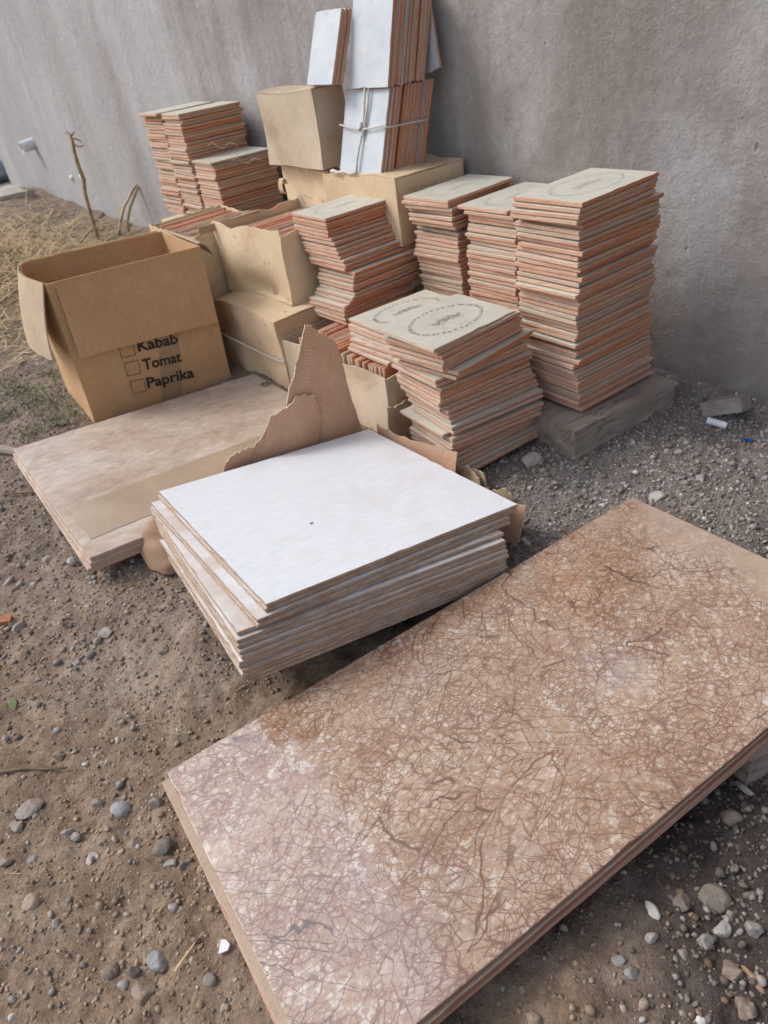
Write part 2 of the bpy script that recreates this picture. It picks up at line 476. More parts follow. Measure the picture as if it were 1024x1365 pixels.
def m_marble():
    g = G('brown_veined_marble')
    v = g.map((1, 1, 1), (0, 0, RAD(-12)))
    w2 = g.warp(v, 14, .05); w3 = g.warp(v, 38, .022)
    big = g.noise(3.4, 7, .66, g.map((1.0, 2.2, 1), (0, 0, RAD(-18))), 1.0)
    c = g.ramp(big, [(.26, (.27, .155, .098)), (.42, (.40, .265, .182)), (.56, (.475, .345, .252)), (.74, (.55, .44, .345))])
    fl = g.noise(62, 4, .66, w2); fl2 = g.noise(90, 4, .7, w3)
    zone = g.smooth(g.noise(6, 4, .6, v), .38, .62)
    c = g.mix(g.math('MULTIPLY', g.math('MULTIPLY', g.smooth(fl, .53, .59), zone), .85), c, (.71, .65, .585))
    c = g.mix(g.math('MULTIPLY', g.smooth(fl2, .54, .62), .6), c, (.66, .58, .50))
    c = g.mix(g.math('MULTIPLY', g.math('SUBTRACT', 1, g.smooth(fl2, .34, .46)), .45), c, (.27, .165, .118))
    c = g.mix(g.math('MULTIPLY', g.smooth(g.noise(11, 6, .7, w2, .5), .53, .68), .5), c, (.285, .165, .115))
    c = g.mix(g.math('MULTIPLY', g.smooth(g.noise(4.2, 4, .6, g.map((1, 1, 1), loc=(5, 3, 1))), .55, .74), .35), c, (.42, .385, .40))
    wn = g.warp(g.warp(v, 30, .006), 7, .035)
    brk = g.smooth(g.noise(30, 3, .6, v), .38, .54)
    def vein(ang, an, sc, wd, col, amt, msc, lo, hi, c, loc):
        mv = g.map((an, 1, 1), vec=g.map((1, 1, 1), (0, 0, RAD(ang)), vec=wn), loc=loc)
        k = g.math('SUBTRACT', 1, g.smooth(g.voro(sc, 'DISTANCE_TO_EDGE', mv), wd * .1, wd))
        mk = g.smooth(g.noise(msc, 3, .6, g.map((1, 1, 1), loc=loc)), lo, hi)
        if sc > 60: mk = g.math('MULTIPLY', mk, brk)
        return g.mix(g.math('MULTIPLY', g.math('MULTIPLY', k, mk), amt), c, col)
    c = vein(0, .8, 95, .13, (.235, .125, .082), .75, 7, .28, .48, c, (1, 2, 3))
    c = vein(18, .34, 58, .058, (.225, .115, .075), .8, 6, .40, .57, c, (4, 2, 7))
    c = vein(-38, .32, 52, .050, (.215, .11, .072), .8, 5, .42, .58, c, (8, 1, 2))
    c = vein(74, .32, 48, .046, (.20, .105, .07), .8, 5, .42, .58, c, (2, 9, 4))
    c = vein(46, .28, 42, .038, (.19, .10, .068), .8, 5, .44, .59, c, (5, 6, 9))
    c = vein(-14, .12, 26, .020, (.15, .082, .058), .9, 3.2, .45, .56, c, (6, 5, 1))
    c = vein(56, .09, 19, .012, (.115, .066, .05), .95, 2.8, .46, .55, c, (3, 7, 5))
    c = vein(-62, .09, 17, .011, (.11, .064, .05), .95, 2.6, .46, .55, c, (9, 3, 8))
    # dust lying on the far end and in patches
    x = g.sep(g.obj(), 0); wob = g.math('MULTIPLY_ADD', g.noise(5, 5, .6), .5, -.25)
    far = g.smooth(g.math('ADD', x, g.math('MULTIPLY', wob, 1.0)), .40, .66)
    film = g.math('ADD', g.math('MULTIPLY', far, .85), g.math('MULTIPLY', g.smooth(g.noise(2.4, 5, .6, g.map((1, 1, 1), loc=(3, 3, 8))), .5, .75), .3), clamp=True)
    c = g.mix(film, c, (.47, .36, .275))
    c = g.mix(1.0, c, (1.0, 1.0, 1.0), 'MULTIPLY')
    ro = g.math('MULTIPLY_ADD', film, .45, g.ramp(g.noise(5, 4, .6), [(.3, .06), (.75, .18)]))
    g.b.inputs['Coat IOR'].default_value = 2.1
    return g.fin(c, ro, None, .5, 1.0, .05)
def m_slabbody(name, c1, c2):
    g = G(name)
    v = g.shift(g.obj(), (3, 4, 5))
    c = g.ramp(g.noise(9, 6, .65, g.map((1, 1, 4), vec=v)), [(.3, c1), (.7, c2)])
    c = g.mix(g.math('MULTIPLY', g.smooth(g.noise(18, 5, .6, v), .5, .72), .5), c, (.45, .36, .28))
    c = g.mix(.3, c, g.ramp(g.noise(200, 3, .7, v), [(.3, .3), (.7, .75)]), 'OVERLAY')
    return g.fin(c, .8, g.bump(g.noise(120, 4, .7, v), .4, .0015), .25)
def m_beige():
    g = G('beige_stone_look')
    v = g.map((1, 1.6, 1), (0, 0, RAD(8)))
    a = g.noise(5, 8, .68, v, .6); b = g.noise(28, 6, .7, v, .4)
    c = g.ramp(a, [(.28, (.35, .255, .19)), (.46, (.45, .36, .29)), (.6, (.51, .435, .37)), (.76, (.55, .505, .47))])
    c = g.mix(.55, c, g.ramp(b, [(.3, .3), (.7, .74)]), 'OVERLAY')
    c = g.mix(g.math('MULTIPLY', g.smooth(g.noise(11, 5, .6, v), .52, .7), .35), c, (.37, .255, .18))
    ro = g.ramp(g.noise(4, 5, .6), [(.3, .28), (.7, .5)])
    return g.fin(c, ro, g.bump(b, .08, .001), .45)
def m_white(name='white_embossed_glaze', dusty=0.0):
    g = G(name)
    v = g.shift(g.obj(), (2, 3, 1))
    wv = g.warp(v, 4.5, .16)
    h = g.math('ADD', g.noise(26, 5, .62, g.map((1, 5, 1), (0, 0, RAD(38)), vec=wv), .6), g.math('MULTIPLY', g.noise(60, 3, .6, g.map((1, 3.5, 1), (0, 0, RAD(-30)), vec=wv)), .5))
    c = g.ramp(h, [(.55, (.665, .70, .745)), (.95, (.755, .79, .835))])
    d = g.noise(7, 6, .65, v, .4)
    c = g.mix(g.math('MULTIPLY', g.smooth(d, .50, .72), .32), c, (.62, .54, .46))
    sp = g.math('SUBTRACT', 1, g.smooth(g.voro(60, vec=g.warp(v, 60, .01)), .03, .11))
    c = g.mix(g.math('MULTIPLY', g.math('MULTIPLY', sp, g.smooth(g.noise(6, 3, .5, v), .5, .62)), .5), c, (.42, .32, .24))
    if dusty: c = g.mix(g.math('MULTIPLY', g.smooth(g.noise(6, 6, .65, v), .30, .66), dusty), c, (.50, .385, .28))
    return g.fin(c, .36 + .3 * dusty, g.bump(h, .28, .0014), .4)
def m_whitebody():
    g = G('white_tile_body')
    v = g.shift(g.obj(), (2, 3, 1)); z = g.sep(g.obj(), 2)
    n = g.noise(30, 5, .7, v)
    c = g.ramp(n, [(.3, (.29, .195, .135)), (.55, (.41, .305, .225)), (.75, (.52, .42, .335))])
    ed = g.smooth(g.math('ADD', z, g.math('MULTIPLY', g.noise(26, 5, .75, v), .012)), .0155, .0180)
    R = g.oi.outputs['Random']
    c = g.mix(g.math('MULTIPLY', ed, g.math('MULTIPLY_ADD', R, .35, .15)), c, (.60, .55, .49))
    c = g.mix(g.math('MULTIPLY', g.smooth(g.noise(8, 5, .6, v), .5, .7), .55), c, (.36, .265, .195))
    c = g.mix(g.math('MULTIPLY', g.smooth(g.noise(14, 5, .7, g.map((1, 1, .3), vec=v)), .52, .64), .25), c, (.56, .52, .47))
    return g.fin(c, .85, g.bump(g.math('ADD', n, g.noise(160, 3, .7, v)), .5, .002), .2)
def m_wood():
    g = G('weathered_timber')
    v = g.map((.8, 4, 4)); v = g.warp(v, 2, .12)
    gr = g.noise(7, 6, .68, v); cr = g.noise(3.2, 4, .6, g.map((.6, 4, 4)))
    c = g.ramp(gr, [(.25, (.19, .148, .116)), (.5, (.33, .275, .228)), (.75, (.47, .415, .36))])
    k = g.math('SUBTRACT', 1, g.smooth(g.math('ABSOLUTE', g.math('SUBTRACT', cr, .5)), .002, .014))
    c = g.mix(g.math('MULTIPLY', k, .5), c, (.09, .07, .06))
    c = g.mix(g.math('MULTIPLY', g.smooth(g.noise(7, 5, .6), .5, .72), .55), c, (.27, .225, .19))
    h = g.math('SUBTRACT', gr, g.math('MULTIPLY', k, .5))
    return g.fin(c, .92, g.bump(h, .6, .004), .15)
def m_plain(name, col, ro=.7, var=.25, sc=40, spec=.3, bump=.3):
    g = G(name)
    v = g.shift(g.obj(), (5, 3, 7))
    n = g.noise(sc, 5, .65, v)
    a = tuple(max(0, k * (1 - var)) for k in col); b = tuple(min(1, k * (1 + var)) for k in col)
    return g.fin(g.ramp(n, [(.3, a), (.7, b)]), ro, g.bump(n, bump, .002), spec)

M = dict(
    wall=m_wall(), ground=m_ground(), biscuit=m_biscuit(),
    glaze=m_glaze('greenish_grey_glaze', (.50, .49, .41), (.57, .555, .475), (.60, .575, .50)),
    glaze_white=m_glaze('pale_blue_white_glaze', (.43, .485, .535), (.51, .555, .595), (.58, .61, .635), .22),
    kraft=m_kraft('brown_kraft_board', (.49, .30, .155), (.55, .35, .19), (.44, .265, .14), .25),
    kraft_torn=m_kraft('torn_brown_board', (.60, .36, .23), (.67, .42, .28), (.53, .30, .19), .35, flute=.45),
    kraft_dark=m_kraft('dark_brown_board', (.31, .195, .13), (.37, .24, .165), (.27, .165, .11), .35),
    carton_pale=m_kraft('pale_yellow_board', (.64, .50, .32), (.73, .59, .40), (.50, .34, .20), .5),
    carton=m_kraft('old_yellowed_board', (.58, .43, .27), (.70, .545, .365), (.43, .275, .155), .55),
    carton_grey=m_kraft('old_grey_board', (.50, .41, .30), (.61, .515, .395), (.38, .28, .19), .6),
    marble=m_marble(), slab_red=m_slabbody('red_brown_slab_body', (.27, .13, .08), (.36, .19, .125)),
    slab_pink=m_slabbody('pink_slab_body', (.44, .25, .185), (.53, .33, .255)),
    slab_dust=m_slabbody('dusty_slab_face', (.36, .275, .205), (.46, .37, .29)),
    beige=m_beige(), beige_body=m_slabbody('beige_slab_body', (.40, .265, .19), (.50, .36, .275)),
    white=m_white(), white_dusty=m_white('dusty_white_glaze', .8), white_body=m_whitebody(), wood=m_wood(),
    ink=m_plain('dark_print', (.15, .12, .105), .7, .3), ink_box=m_plain('carton_print', (.04, .034, .03), .8, .2),
    cord=m_plain('pale_cord', (.58, .55, .50), .9, .2, 200), twine=m_plain('old_twine', (.45, .37, .26), .9, .3, 200),
    tape=m_plain('clear_brown_tape', (.40, .312, .225), .28, .12, 9, .5, .1),
    straw_dry=m_plain('dry_straw', (.46, .35, .20), .85, .45, 8), stalk=m_plain('dead_stalk', (.36, .26, .15), .85, .4, 30),
    grass=m_plain('grass_blade', (.10, .125, .035), .7, .5, 6), pvc=m_plain('white_plastic', (.68, .70, .72), .4, .1),
    blue=m_plain('blue_plastic', (.03, .10, .42), .4, .2), shard=m_plain('white_ceramic', (.75, .76, .78), .25, .06),
    leafm=m_plain('green_leaf', (.16, .19, .09), .6, .3), brick=m_plain('broken_red_tile', (.46, .19, .10), .85, .3),
    redbrick=m_plain('red_brick', (.20, .12, .10), .9, .4, 12), sack=m_plain('blue_grey_sack', (.24, .28, .33), .7, .4, 9),
    rim=m_plain('torn_board_edge', (.60, .47, .34), .9, .3, 120),
    twig=m_plain('brown_twig', (.17, .13, .08), .85, .3, 60),
)
ST = {
    'concrete': m_stone('concrete', (.30, .265, .225), (.45, .41, .36)), 'grey': m_stone('grey', (.235, .212, .19), (.34, .318, .295)),
    'pale': m_stone('pale', (.33, .31, .285), (.47, .45, .425)), 'white': m_stone('white', (.50, .48, .45), (.66, .65, .63), .7),
    'brown': m_stone('brown', (.215, .165, .125), (.32, .26, .205)), 'dark': m_stone('dark', (.145, .12, .10), (.23, .20, .175)),
    'blue': m_stone('blue', (.25, .248, .25), (.36, .362, .368), .8), 'tan': m_stone('tan', (.27, .205, .15), (.39, .31, .245)),
    'orange': m_stone('orange', (.33, .205, .105), (.42, .28, .17), .7),
}

# ================================================================== SETTING
def rect_in(x, y, cx, cy, yaw, L, W):
    c, s_ = math.cos(yaw), math.sin(yaw)
    a = (x - cx) * c + (y - cy) * s_; b = -(x - cx) * s_ + (y - cy) * c
    return (np.abs(a) < L / 2) & (np.abs(b) < W / 2)
def grey_zone(x, y):                       # 1 where crushed grey gravel covers the soil
    n = .35 * fbm(x * 3 + 7, y * 3, 3)
    a = 1 / (1 + np.exp(-(x - .22 + n) / .07)) / (1 + np.exp(-(y - 1.15) / .1))
    b = .75 / (1 + np.exp(-(x - .30 + n) / .06)) / (1 + np.exp((y - 1.1) / .1))
    c = .30 * np.exp(-((x + .55) ** 2 + (y - 1.28) ** 2) / .06)
    d = .40 / (1 + np.exp((x + .75 + n) / .06)) / (1 + np.exp(-(y - 1.35) / .1))
    return np.clip(a + b + c + d, 0, 1)

def damp_shade_zone(x, y):                       # dark moist soil plus painted shade, right of and behind the marble slabs
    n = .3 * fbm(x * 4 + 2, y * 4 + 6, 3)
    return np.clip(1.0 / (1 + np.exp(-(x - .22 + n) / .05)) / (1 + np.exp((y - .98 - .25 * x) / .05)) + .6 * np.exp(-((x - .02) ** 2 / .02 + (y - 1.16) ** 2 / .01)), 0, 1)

def axis(lo, hi, step, far):
    a = list(np.arange(lo, hi, step)); d = step; p = lo; L_ = []
    while p > -far: d *= 1.16; p -= d; L_.append(p)
    d = step; p = a[-1]; R_ = []
    while p < far: d *= 1.16; p += d; R_.append(p)
    return np.array(L_[::-1] + a + R_)
gx = axis(-1.75, 1.3, .0085, 120); gy = axis(.15, 3.1, .0085, 120)
X, Y = np.meshgrid(gx, gy, indexing='ij')
Zg = gz(X, Y)
V = np.stack([X, Y, Zg], -1).reshape(-1, 3)
ny = len(gy); ii, jj = np.meshgrid(np.arange(len(gx) - 1), np.arange(ny - 1), indexing='ij')
a = (ii * ny + jj).ravel()
Fq = np.stack([a, a + ny, a + ny + 1, a + 1], 1)
ground = link('ground', npmesh('ground', V, Fq, True, {'grey': grey_zone(V[:, 0], V[:, 1]), 'damp_shade': damp_shade_zone(V[:, 0], V[:, 1])}), M['ground'])
tag(ground, kind='structure')

# house wall: local x runs towards the camera along the wall, y into the wall
WALL_T = 1.90
wall = None
def make_wall():
    s0, s1 = -3.2, 8.15
    def top(s): return min(8.2, 5.2 + (6.44 - s) * 1.0)
    ns, nz = 150, 60
    V = []; F = []
    for i in range(ns + 1):
        s = s0 + (s1 - s0) * i / ns
        for j in range(nz + 1):
            q = j / nz
            z = -.3 + (2.2 + .3) * q * 1.6 if q < .625 else 2.2 + (top(s) - 2.2) * (q - .625) / .375
            V.append((-s, 0, z))
    V = np.array(V)
    V[:, 1] = .012 * fbm(V[:, 0] * 1.7, V[:, 2] * 1.7, 4) + .006 * fbm(V[:, 0] * 9 + 4, V[:, 2] * 9, 3)
    n = len(V); I = lambda i, j: i * (nz + 1) + j
    for i in range(ns):
        for j in range(nz): F.append((I(i, j), I(i, j + 1), I(i + 1, j + 1), I(i + 1, j)))
    B = V.copy(); B[:, 1] = .28
    ring = [I(i, 0) for i in range(ns + 1)] + [I(ns, j) for j in range(1, nz + 1)] + [I(i, nz) for i in range(ns - 1, -1, -1)] + [I(0, j) for j in range(nz - 1, 0, -1)]
    for a_, b_ in zip(ring, ring[1:] + ring[:1]): F.append((a_, b_, n + b_, n + a_))
    F.append(tuple(n + k for k in ring))
    me = pymesh('house_wall', np.vstack([V, B]), F, smooth=False)
    p = WF(0, WALL_T)
    return link('house_wall', me, M['wall'], None, p, (0, 0, YW - math.pi / 2))
wall = make_wall()
tag(wall, 'tall weathered grey plaster house wall behind the tiles', 'wall')


# ================================================================== OBJECTS
TL, TW, TT, TP = .30, .20, .0120, .0125      # wall tile: length, width, thickness, pitch in a stack
TILES = [plate_mesh('glazed_tile', TL, TW, TT, .00022, .0009, 100 + i, 5, .025, 1, .0042) for i in range(7)]
TILES_W = [plate_mesh('glazed_tile', .25, .20, TT, .00022, .0009, 200 + i, 2, .025, 1, .003) for i in range(4)]
for m_ in TILES: m_.materials.append(M['glaze']); m_.materials.append(M['biscuit'])
for m_ in TILES_W: m_.materials.append(M['glaze_white']); m_.materials.append(M['biscuit'])
ORD = ['topmost', 'second', 'third', 'fourth', 'fifth', 'sixth', 'seventh', 'eighth', 'ninth', 'tenth', 'eleventh', 'twelfth', 'thirteenth', 'fourteenth', 'fifteenth', 'sixteenth', 'seventeenth', 'eighteenth', 'nineteenth', 'twentieth']
def ordw(k):                                 # k = 0 for the topmost
    if k < 20: return ORD[k]
    tens = {2: 'twenty', 3: 'thirty', 4: 'forty', 5: 'fifty'}[(k + 1) // 10]; u = (k + 1) % 10
    if u == 0: return {'twenty': 'twentieth', 'thirty': 'thirtieth', 'forty': 'fortieth', 'fifty': 'fiftieth'}[tens]
    return tens + '-' + (['', 'first'] + ORD[1:])[u]
def put_tile(x, y, z, yaw, label, group, ax=0, ay=0, meshes=TILES):
    me = meshes[rnd.randrange(len(meshes))]
    o = link('glazed_tile', me, None, None, (x, y, z), (ax, ay, yaw))
    if rnd.random() < .5: o.rotation_euler = (ax, ay, yaw + math.pi)
    return tag(o, label, 'tile', group)
def lerpkeys(keys, i):
    for a, b in zip(keys, keys[1:]):
        if a[0] <= i <= b[0]:
            f = (i - a[0]) / max(1, b[0] - a[0]); return [p + (q - p) * f for p, q in zip(a[1:], b[1:])]
    return list(keys[-1][1:] if i > keys[-1][0] else keys[0][1:])
def stack(where, group, n, z_top, keys, jx=.004, jyaw=1.6, pitch=TP, tilt=.35, corner=False, first=None):
    """keys: (layer from the top, x, y, yaw in degrees); x,y are the centre, or the near-left corner"""
    top = None
    for k in range(n):
        x, y, yw = lerpkeys(keys, k)
        yw = RAD(yw + rnd.gauss(0, jyaw))
        if corner:
            x += math.cos(yw) * TL / 2 - math.sin(yw) * TW / 2; y += math.sin(yw) * TL / 2 + math.cos(yw) * TW / 2
        x += rnd.gauss(0, jx); y += rnd.gauss(0, jx)
        lab = first if (k == 0 and first) else ('%s tile of %s' % ('topmost' if k == 0 else ordw(k) + ' from top', where))
        o = put_tile(x, y, z_top - TT - k * pitch, yw, lab, group, RAD(rnd.gauss(0, tilt)), RAD(rnd.gauss(0, tilt)))
        if k == 0: top = o; o.rotation_euler = (0, 0, yw)
    return top

# ---- oval ornament printed on some tiles
def oval_lines():
    L_ = []; A_, B_ = .110, .064
    N = 40
    r = random.Random(5)
    for k in range(N):
        t = 2 * math.pi * (k + r.uniform(-.18, .18)) / N
        c_ = Vector((A_ * math.cos(t), B_ * math.sin(t))) * r.uniform(.98, 1.03)
        tg = Vector((-A_ * math.sin(t), B_ * math.cos(t))).normalized(); nn_ = Vector((tg.y, -tg.x))
        for a1, ln in ((r.uniform(.3, .9), .0085), (r.uniform(-1.0, -.4), .0065), (r.uniform(1.5, 2.4), .006)):
            d_ = tg * math.cos(a1) + nn_ * math.sin(a1); q_ = Vector((-d_.y, d_.x)); ln *= r.uniform(.7, 1.2)
            for sg in (-1, 1):
                L_.append([tuple(c_ + d_ * ln * f + q_ * sg * .0016 * math.sin(math.pi * f)) for f in (0, .25, .5, .75, 1)])
        L_.append([tuple(c_ + Vector((math.cos(q * 1.3), math.sin(q * 1.3))) * .0013) for q in range(5)])
    r = random.Random(3)
    for sg in (-1, 1):                          # leafy sprays
        for k in range(9):
            x0 = sg * (.004 + .005 * k); y0 = .006 * math.sin(k * .9); ang = (.5 + .25 * math.sin(k * 1.7)) * (1 if k % 2 else -1)
            ln = .018 - .001 * k
            c1 = []; c2 = []
            for q in range(8):
                f = q / 7; b = .0042 * math.sin(math.pi * f)
                px = f * ln; X_ = px * math.cos(ang) - b * math.sin(ang); Y_ = px * math.sin(ang) + b * math.cos(ang)
                X2 = px * math.cos(ang) + b * math.sin(ang); Y2 = px * math.sin(ang) - b * math.cos(ang)
                c1.append((x0 + sg * X_, y0 + Y_)); c2.append((x0 + sg * X2, y0 + Y2))
            L_ += [c1, c2]
        L_.append([(sg * .056 * q / 10, .010 * math.sin(q * .55) - .002) for q in range(11)])
        L_.append([(sg * (.01 + .03 * q / 10), -.016 + .008 * math.sin(q * .5)) for q in range(11)])
    for k in range(4):
        rr = .004 + .002 * k
        L_.append([(rr * 1.3 * math.cos(q * .7 + k), .003 + rr * math.sin(q * .7 + k)) for q in range(8)])
    return L_
OVAL = strips_mesh('printed_oval', oval_lines(), .0007); OVAL.materials.append(M['ink'])
OVAL_FAINT = strips_mesh('printed_oval', oval_lines(), .0006)
OVAL_FAINT.materials.append(m_plain('faded_print', (.40, .385, .34), .7, .2))
def ornament(tile, faint=False):
    o = link('printed_oval', OVAL_FAINT if faint else OVAL, None, tile, (0, 0, TT + .0006))
    return o

# ---- the marble slabs in front
SY = RAD(28.01)
def oriented(cx, cy, z, yaw, ax, ay): return (cx, cy, z), (RAD(ax), RAD(ay), RAD(yaw))
def slab(name, L, W, T, loc, yaw, ax, ay, mats, label, cat, group=None, seed=0, down=0.0, sh=(0, 0)):
    me = plate_mesh(name, L, W, T, .0003, .0012, seed, 3, .03)
    R = Matrix.Rotation(RAD(yaw), 3, 'Z') @ Matrix.Rotation(RAD(ay), 3, 'Y') @ Matrix.Rotation(RAD(ax), 3, 'X')
    p = Vector(loc) + R @ Vector((sh[0], sh[1], -down - T))
    o = link(name, me, mats, None, p, R.to_euler())
    return tag(o, label, cat, group)
MC = (.209, .873, .023)
slab('marble_slab', 1.2, .6, .0105, MC, 28.01, -2.74, -.9, [M['marble'], M['slab_red']], 'large polished brown veined marble slab on top in the foreground', 'slab', 'slabs of the foreground stack', 1)
slab('marble_slab', 1.2, .6, .0145, MC, 28.35, -2.74, -.9, [M['slab_dust'], M['slab_red']], 'dusty middle slab showing a thin rim under the marble top', 'slab', 'slabs of the foreground stack', 2, .0112, (-.014, -.002))
slab('marble_slab', 1.195, .6, .016, MC, 27.8, -2.74, -.9, [M['slab_pink'], M['slab_pink']], 'lowest pink edged slab under the foreground marble', 'slab', 'slabs of the foreground stack', 3, .0264, (-.018, -.002))
# timber block that props the near side
me = rough_box('support_block', (-.06, -.04, -.09), (.06, .04, -.002), 3, .003, 12, 4)
o = link('support_block', me, M['wood'], None, (.56, .745, .002), (0, 0, RAD(20)))
tag(o, 'dark wooden block propping up the right side of the marble slab', 'block')

# ---- beige stone look slabs at the left
BC = (-.555, 2.012, .045)
for k, (lab, yw, sh) in enumerate((('beige stone look slab lying on top of the left stack', 31.27, (0, 0)),
                                  ('middle beige slab of the left stack', 31.4, (-.006, -.003)),
                                  ('lowest beige slab of the left stack on the dirt', 31.0, (-.012, -.004)))):
    slab('stone_slab', .862, .80, .0125, BC, yw, -.38, 4.35, [M['beige'], M['beige_body']], lab, 'slab', 'beige slabs at the left', 10 + k, .0132 * k, sh)
RB = Matrix.Rotation(RAD(31.27), 3, 'Z') @ Matrix.Rotation(RAD(4.35), 3, 'Y') @ Matrix.Rotation(RAD(-.38), 3, 'X')
def tape_fn(u, v):
    x = -.405 + .60 * u + .004 * np.sin(v * 9); y = -.318 + .20 * v + .006 * fbm(u * 9, v * 3, 2) + .02 * u
    p = np.stack([x, y, np.full_like(x, .0010)], 1)
    return p @ np.array(RB).T + np.array(BC)
o = sheet('packing_tape', tape_fn, 24, 6, .0006, M['tape'])
tag(o, 'wide strip of brown packing tape stuck across the beige slab', 'tape')

# ---- white embossed floor tiles
WC = Vector((-.124, 1.460, .132)); WA = (28.67, -3.7, 7.4)
WT = .0097
WM = [plate_mesh('floor_tile', .625, .625, WT, .0004, .0010, 300 + i, 8, .02, 1, .0028) for i in range(4)]
for m_ in WM:
    m_.materials.append(M['white' if m_ is WM[0] else 'white_dusty']); m_.materials.append(M['white_body'])
RW = Matrix.Rotation(RAD(WA[0]), 3, 'Z') @ Matrix.Rotation(RAD(WA[2]), 3, 'Y') @ Matrix.Rotation(RAD(WA[1]), 3, 'X')
offs = [(0, 0, 0), (-.004, .001, .1), (-.026, -.007, .2), (-.028, -.009, .1), (-.046, -.010, -3.0), (-.050, -.022, -3.5), (-.051, -.024, -3.5), (-.052, -.030, -3.4), (-.050, -.034, -3.6), (-.057, -.032, -3.3), (-.055, -.030, -3.8), (-.053, -.034, -3.5), (-.055, -.032, -3.6), (-.050, -.031, -3.4), (-.046, -.030, -3.4)]
for k, (dx, dy, dr) in enumerate(offs):
    Rk = RW @ Matrix.Rotation(RAD(dr), 3, 'Z')
    p = WC + RW @ Vector((dx, dy, -WT - k * .0100))
    o = link('floor_tile', WM[0 if k == 0 else 1 + k % 3], None, None, p, Rk.to_euler())
    tag(o, 'white embossed floor tile lying on top of its stack' if k == 0 else '%s from top white floor tile in the stack on torn cardboard' % ordw(k), 'tile', 'white floor tiles')

fl_ = rough_box('flake', (-.0038, -.0014, 0), (.0038, .0014, .0014), 2, .0005, 90, 2)
o = link('flake', fl_, ST['dark'], None, WC + RW @ Vector((-.095, -.089, .001)), (RW @ Matrix.Rotation(RAD(10), 3, 'Z')).to_euler())
tag(o, 'tiny dark flake lying on the white floor tile', 'flake')

# ---- torn brown cardboard wrapped round the white tiles
tc = empty('torn_cardboard', (-.35, 1.65, 0))
tag(tc, 'torn brown corrugated cardboard standing round the white tile stack', 'cardboard')
TA = np.array([-.5523, 1.5923, .1505]); Te = np.array([.8701, .4758, -.1288]); Tu = np.array([.113, .0618, .9917]); Tn = np.array([.4798, -.8774, 0])
TO = np.array(tc.location)
def ruled(top, x0, x1, off, base=-.16, lean=.0):
    T_ = np.array(top); m = len(T_); d = np.r_[0, np.cumsum(np.hypot(*np.diff(T_, axis=0).T))]; d /= d[-1]
    def fn(u, v):
        u_ = np.clip(u, 0, 1)
        tx = np.interp(u_, d, T_[:, 0]); ty = np.interp(u_, d, T_[:, 1])
        ty = ty + .008 * (vnoise(u * 60, u * 0 + off * 900) - .5) + .006 * (vnoise(u * 170, u * 0 + off * 500) - .5)
        bx = x0 + (x1 - x0) * u_; 
        x = bx + (tx - bx) * v; y = base + (ty - base) * v
        w_ = off - lean * y + .012 * fbm(x * 9 + off * 50, y * 9, 2) * 2
        return TA + np.outer(x, Te) + np.outer(y, Tu) - np.outer(w_, Tn) - TO
    return fn
back = [[0.4, 0.171], [0.422, 0.21], [0.438, 0.259], [0.451, 0.303], [0.462, 0.328], [0.479, 0.323], [0.506, 0.3], [0.535, 0.282], [0.552, 0.262], [0.566, 0.218], [0.573, 0.176], [0.582, 0.128], [0.592, 0.089], [0.612, 0.029], [0.628, -0.018]]
front = [[0.179, -0.006], [0.203, 0.027], [0.24, 0.035], [0.279, 0.037], [0.301, 0.057], [0.315, 0.082], [0.329, 0.108], [0.366, 0.12], [0.396, 0.13], [0.414, 0.147], [0.434, 0.148], [0.447, 0.141], [0.464, 0.145], [0.479, 0.098], [0.485, 0.058], [0.477, 0.019], [0.459, -0.022]]
sheet('back_panel', ruled(back, .31, .635, .024), 180, 24, .0035, M['kraft_torn'], tc, rim_mat=M['rim'])
sheet('torn_panel', ruled(front, .10, .49, .012), 180, 20, .0035, M['kraft_torn'], tc, rim_mat=M['rim'])
# flap bulging out at the left, and scraps at the right end
FI = np.array([(-.556, 1.536, .112), (-.548, 1.508, .090), (-.532, 1.478, .066), (-.514, 1.439, .042), (-.512, 1.430, .02)])
FO = np.array([(-.572, 1.550, .098), (-.600, 1.534, .075), (-.617, 1.521, .050), (-.617, 1.503, .030), (-.593, 1.462, .012), (-.555, 1.434, .004), (-.515, 1.431, .012)])
def flapL(u, v):
    i = np.stack([np.interp(u, np.linspace(0, 1, 5), FI[:, k]) for k in range(3)], 1)
    o_ = np.stack([np.interp(u, np.linspace(0, 1, 7), FO[:, k]) for k in range(3)], 1)
    vv = v[:, None]; p = i * (1 - vv) + o_ * vv
    p[:, 2] += .018 * np.sin(np.pi * np.clip(v, 0, 1)) * np.sin(np.pi * np.clip(u, 0, 1)) + .004 * np.sin(u * 22 + v * 3)
    return p - TO
sheet('side_flap', flapL, 24, 16, .0035, M['kraft_dark'], tc, rim_mat=M['rim'])
def flapR(a_, b_, h0, h1, off, sd):
    def fn(u, v):
        y = a_ + (b_ - a_) * u; z = h0 + (h1 - h0) * v + .012 * (vnoise(u * 14, u * 0 + sd) - .5) * v
        xx = .312 + off + .012 * np.sin(u * 5 + sd) + .03 * v * u
        L_ = np.stack([xx, y, z], 1)
        return L_ @ np.array(RW).T + np.array(WC) - TO
    return fn
sheet('end_panel', flapR(.30, -.02, -.17, .012, .02, 3), 30, 10, .0035, M['kraft_torn'], tc, rim_mat=M['rim'])
sheet('end_panel', flapR(-.02, -.285, -.17, -.035, .018, 8), 26, 8, .0035, M['kraft_torn'], tc, rim_mat=M['rim'])

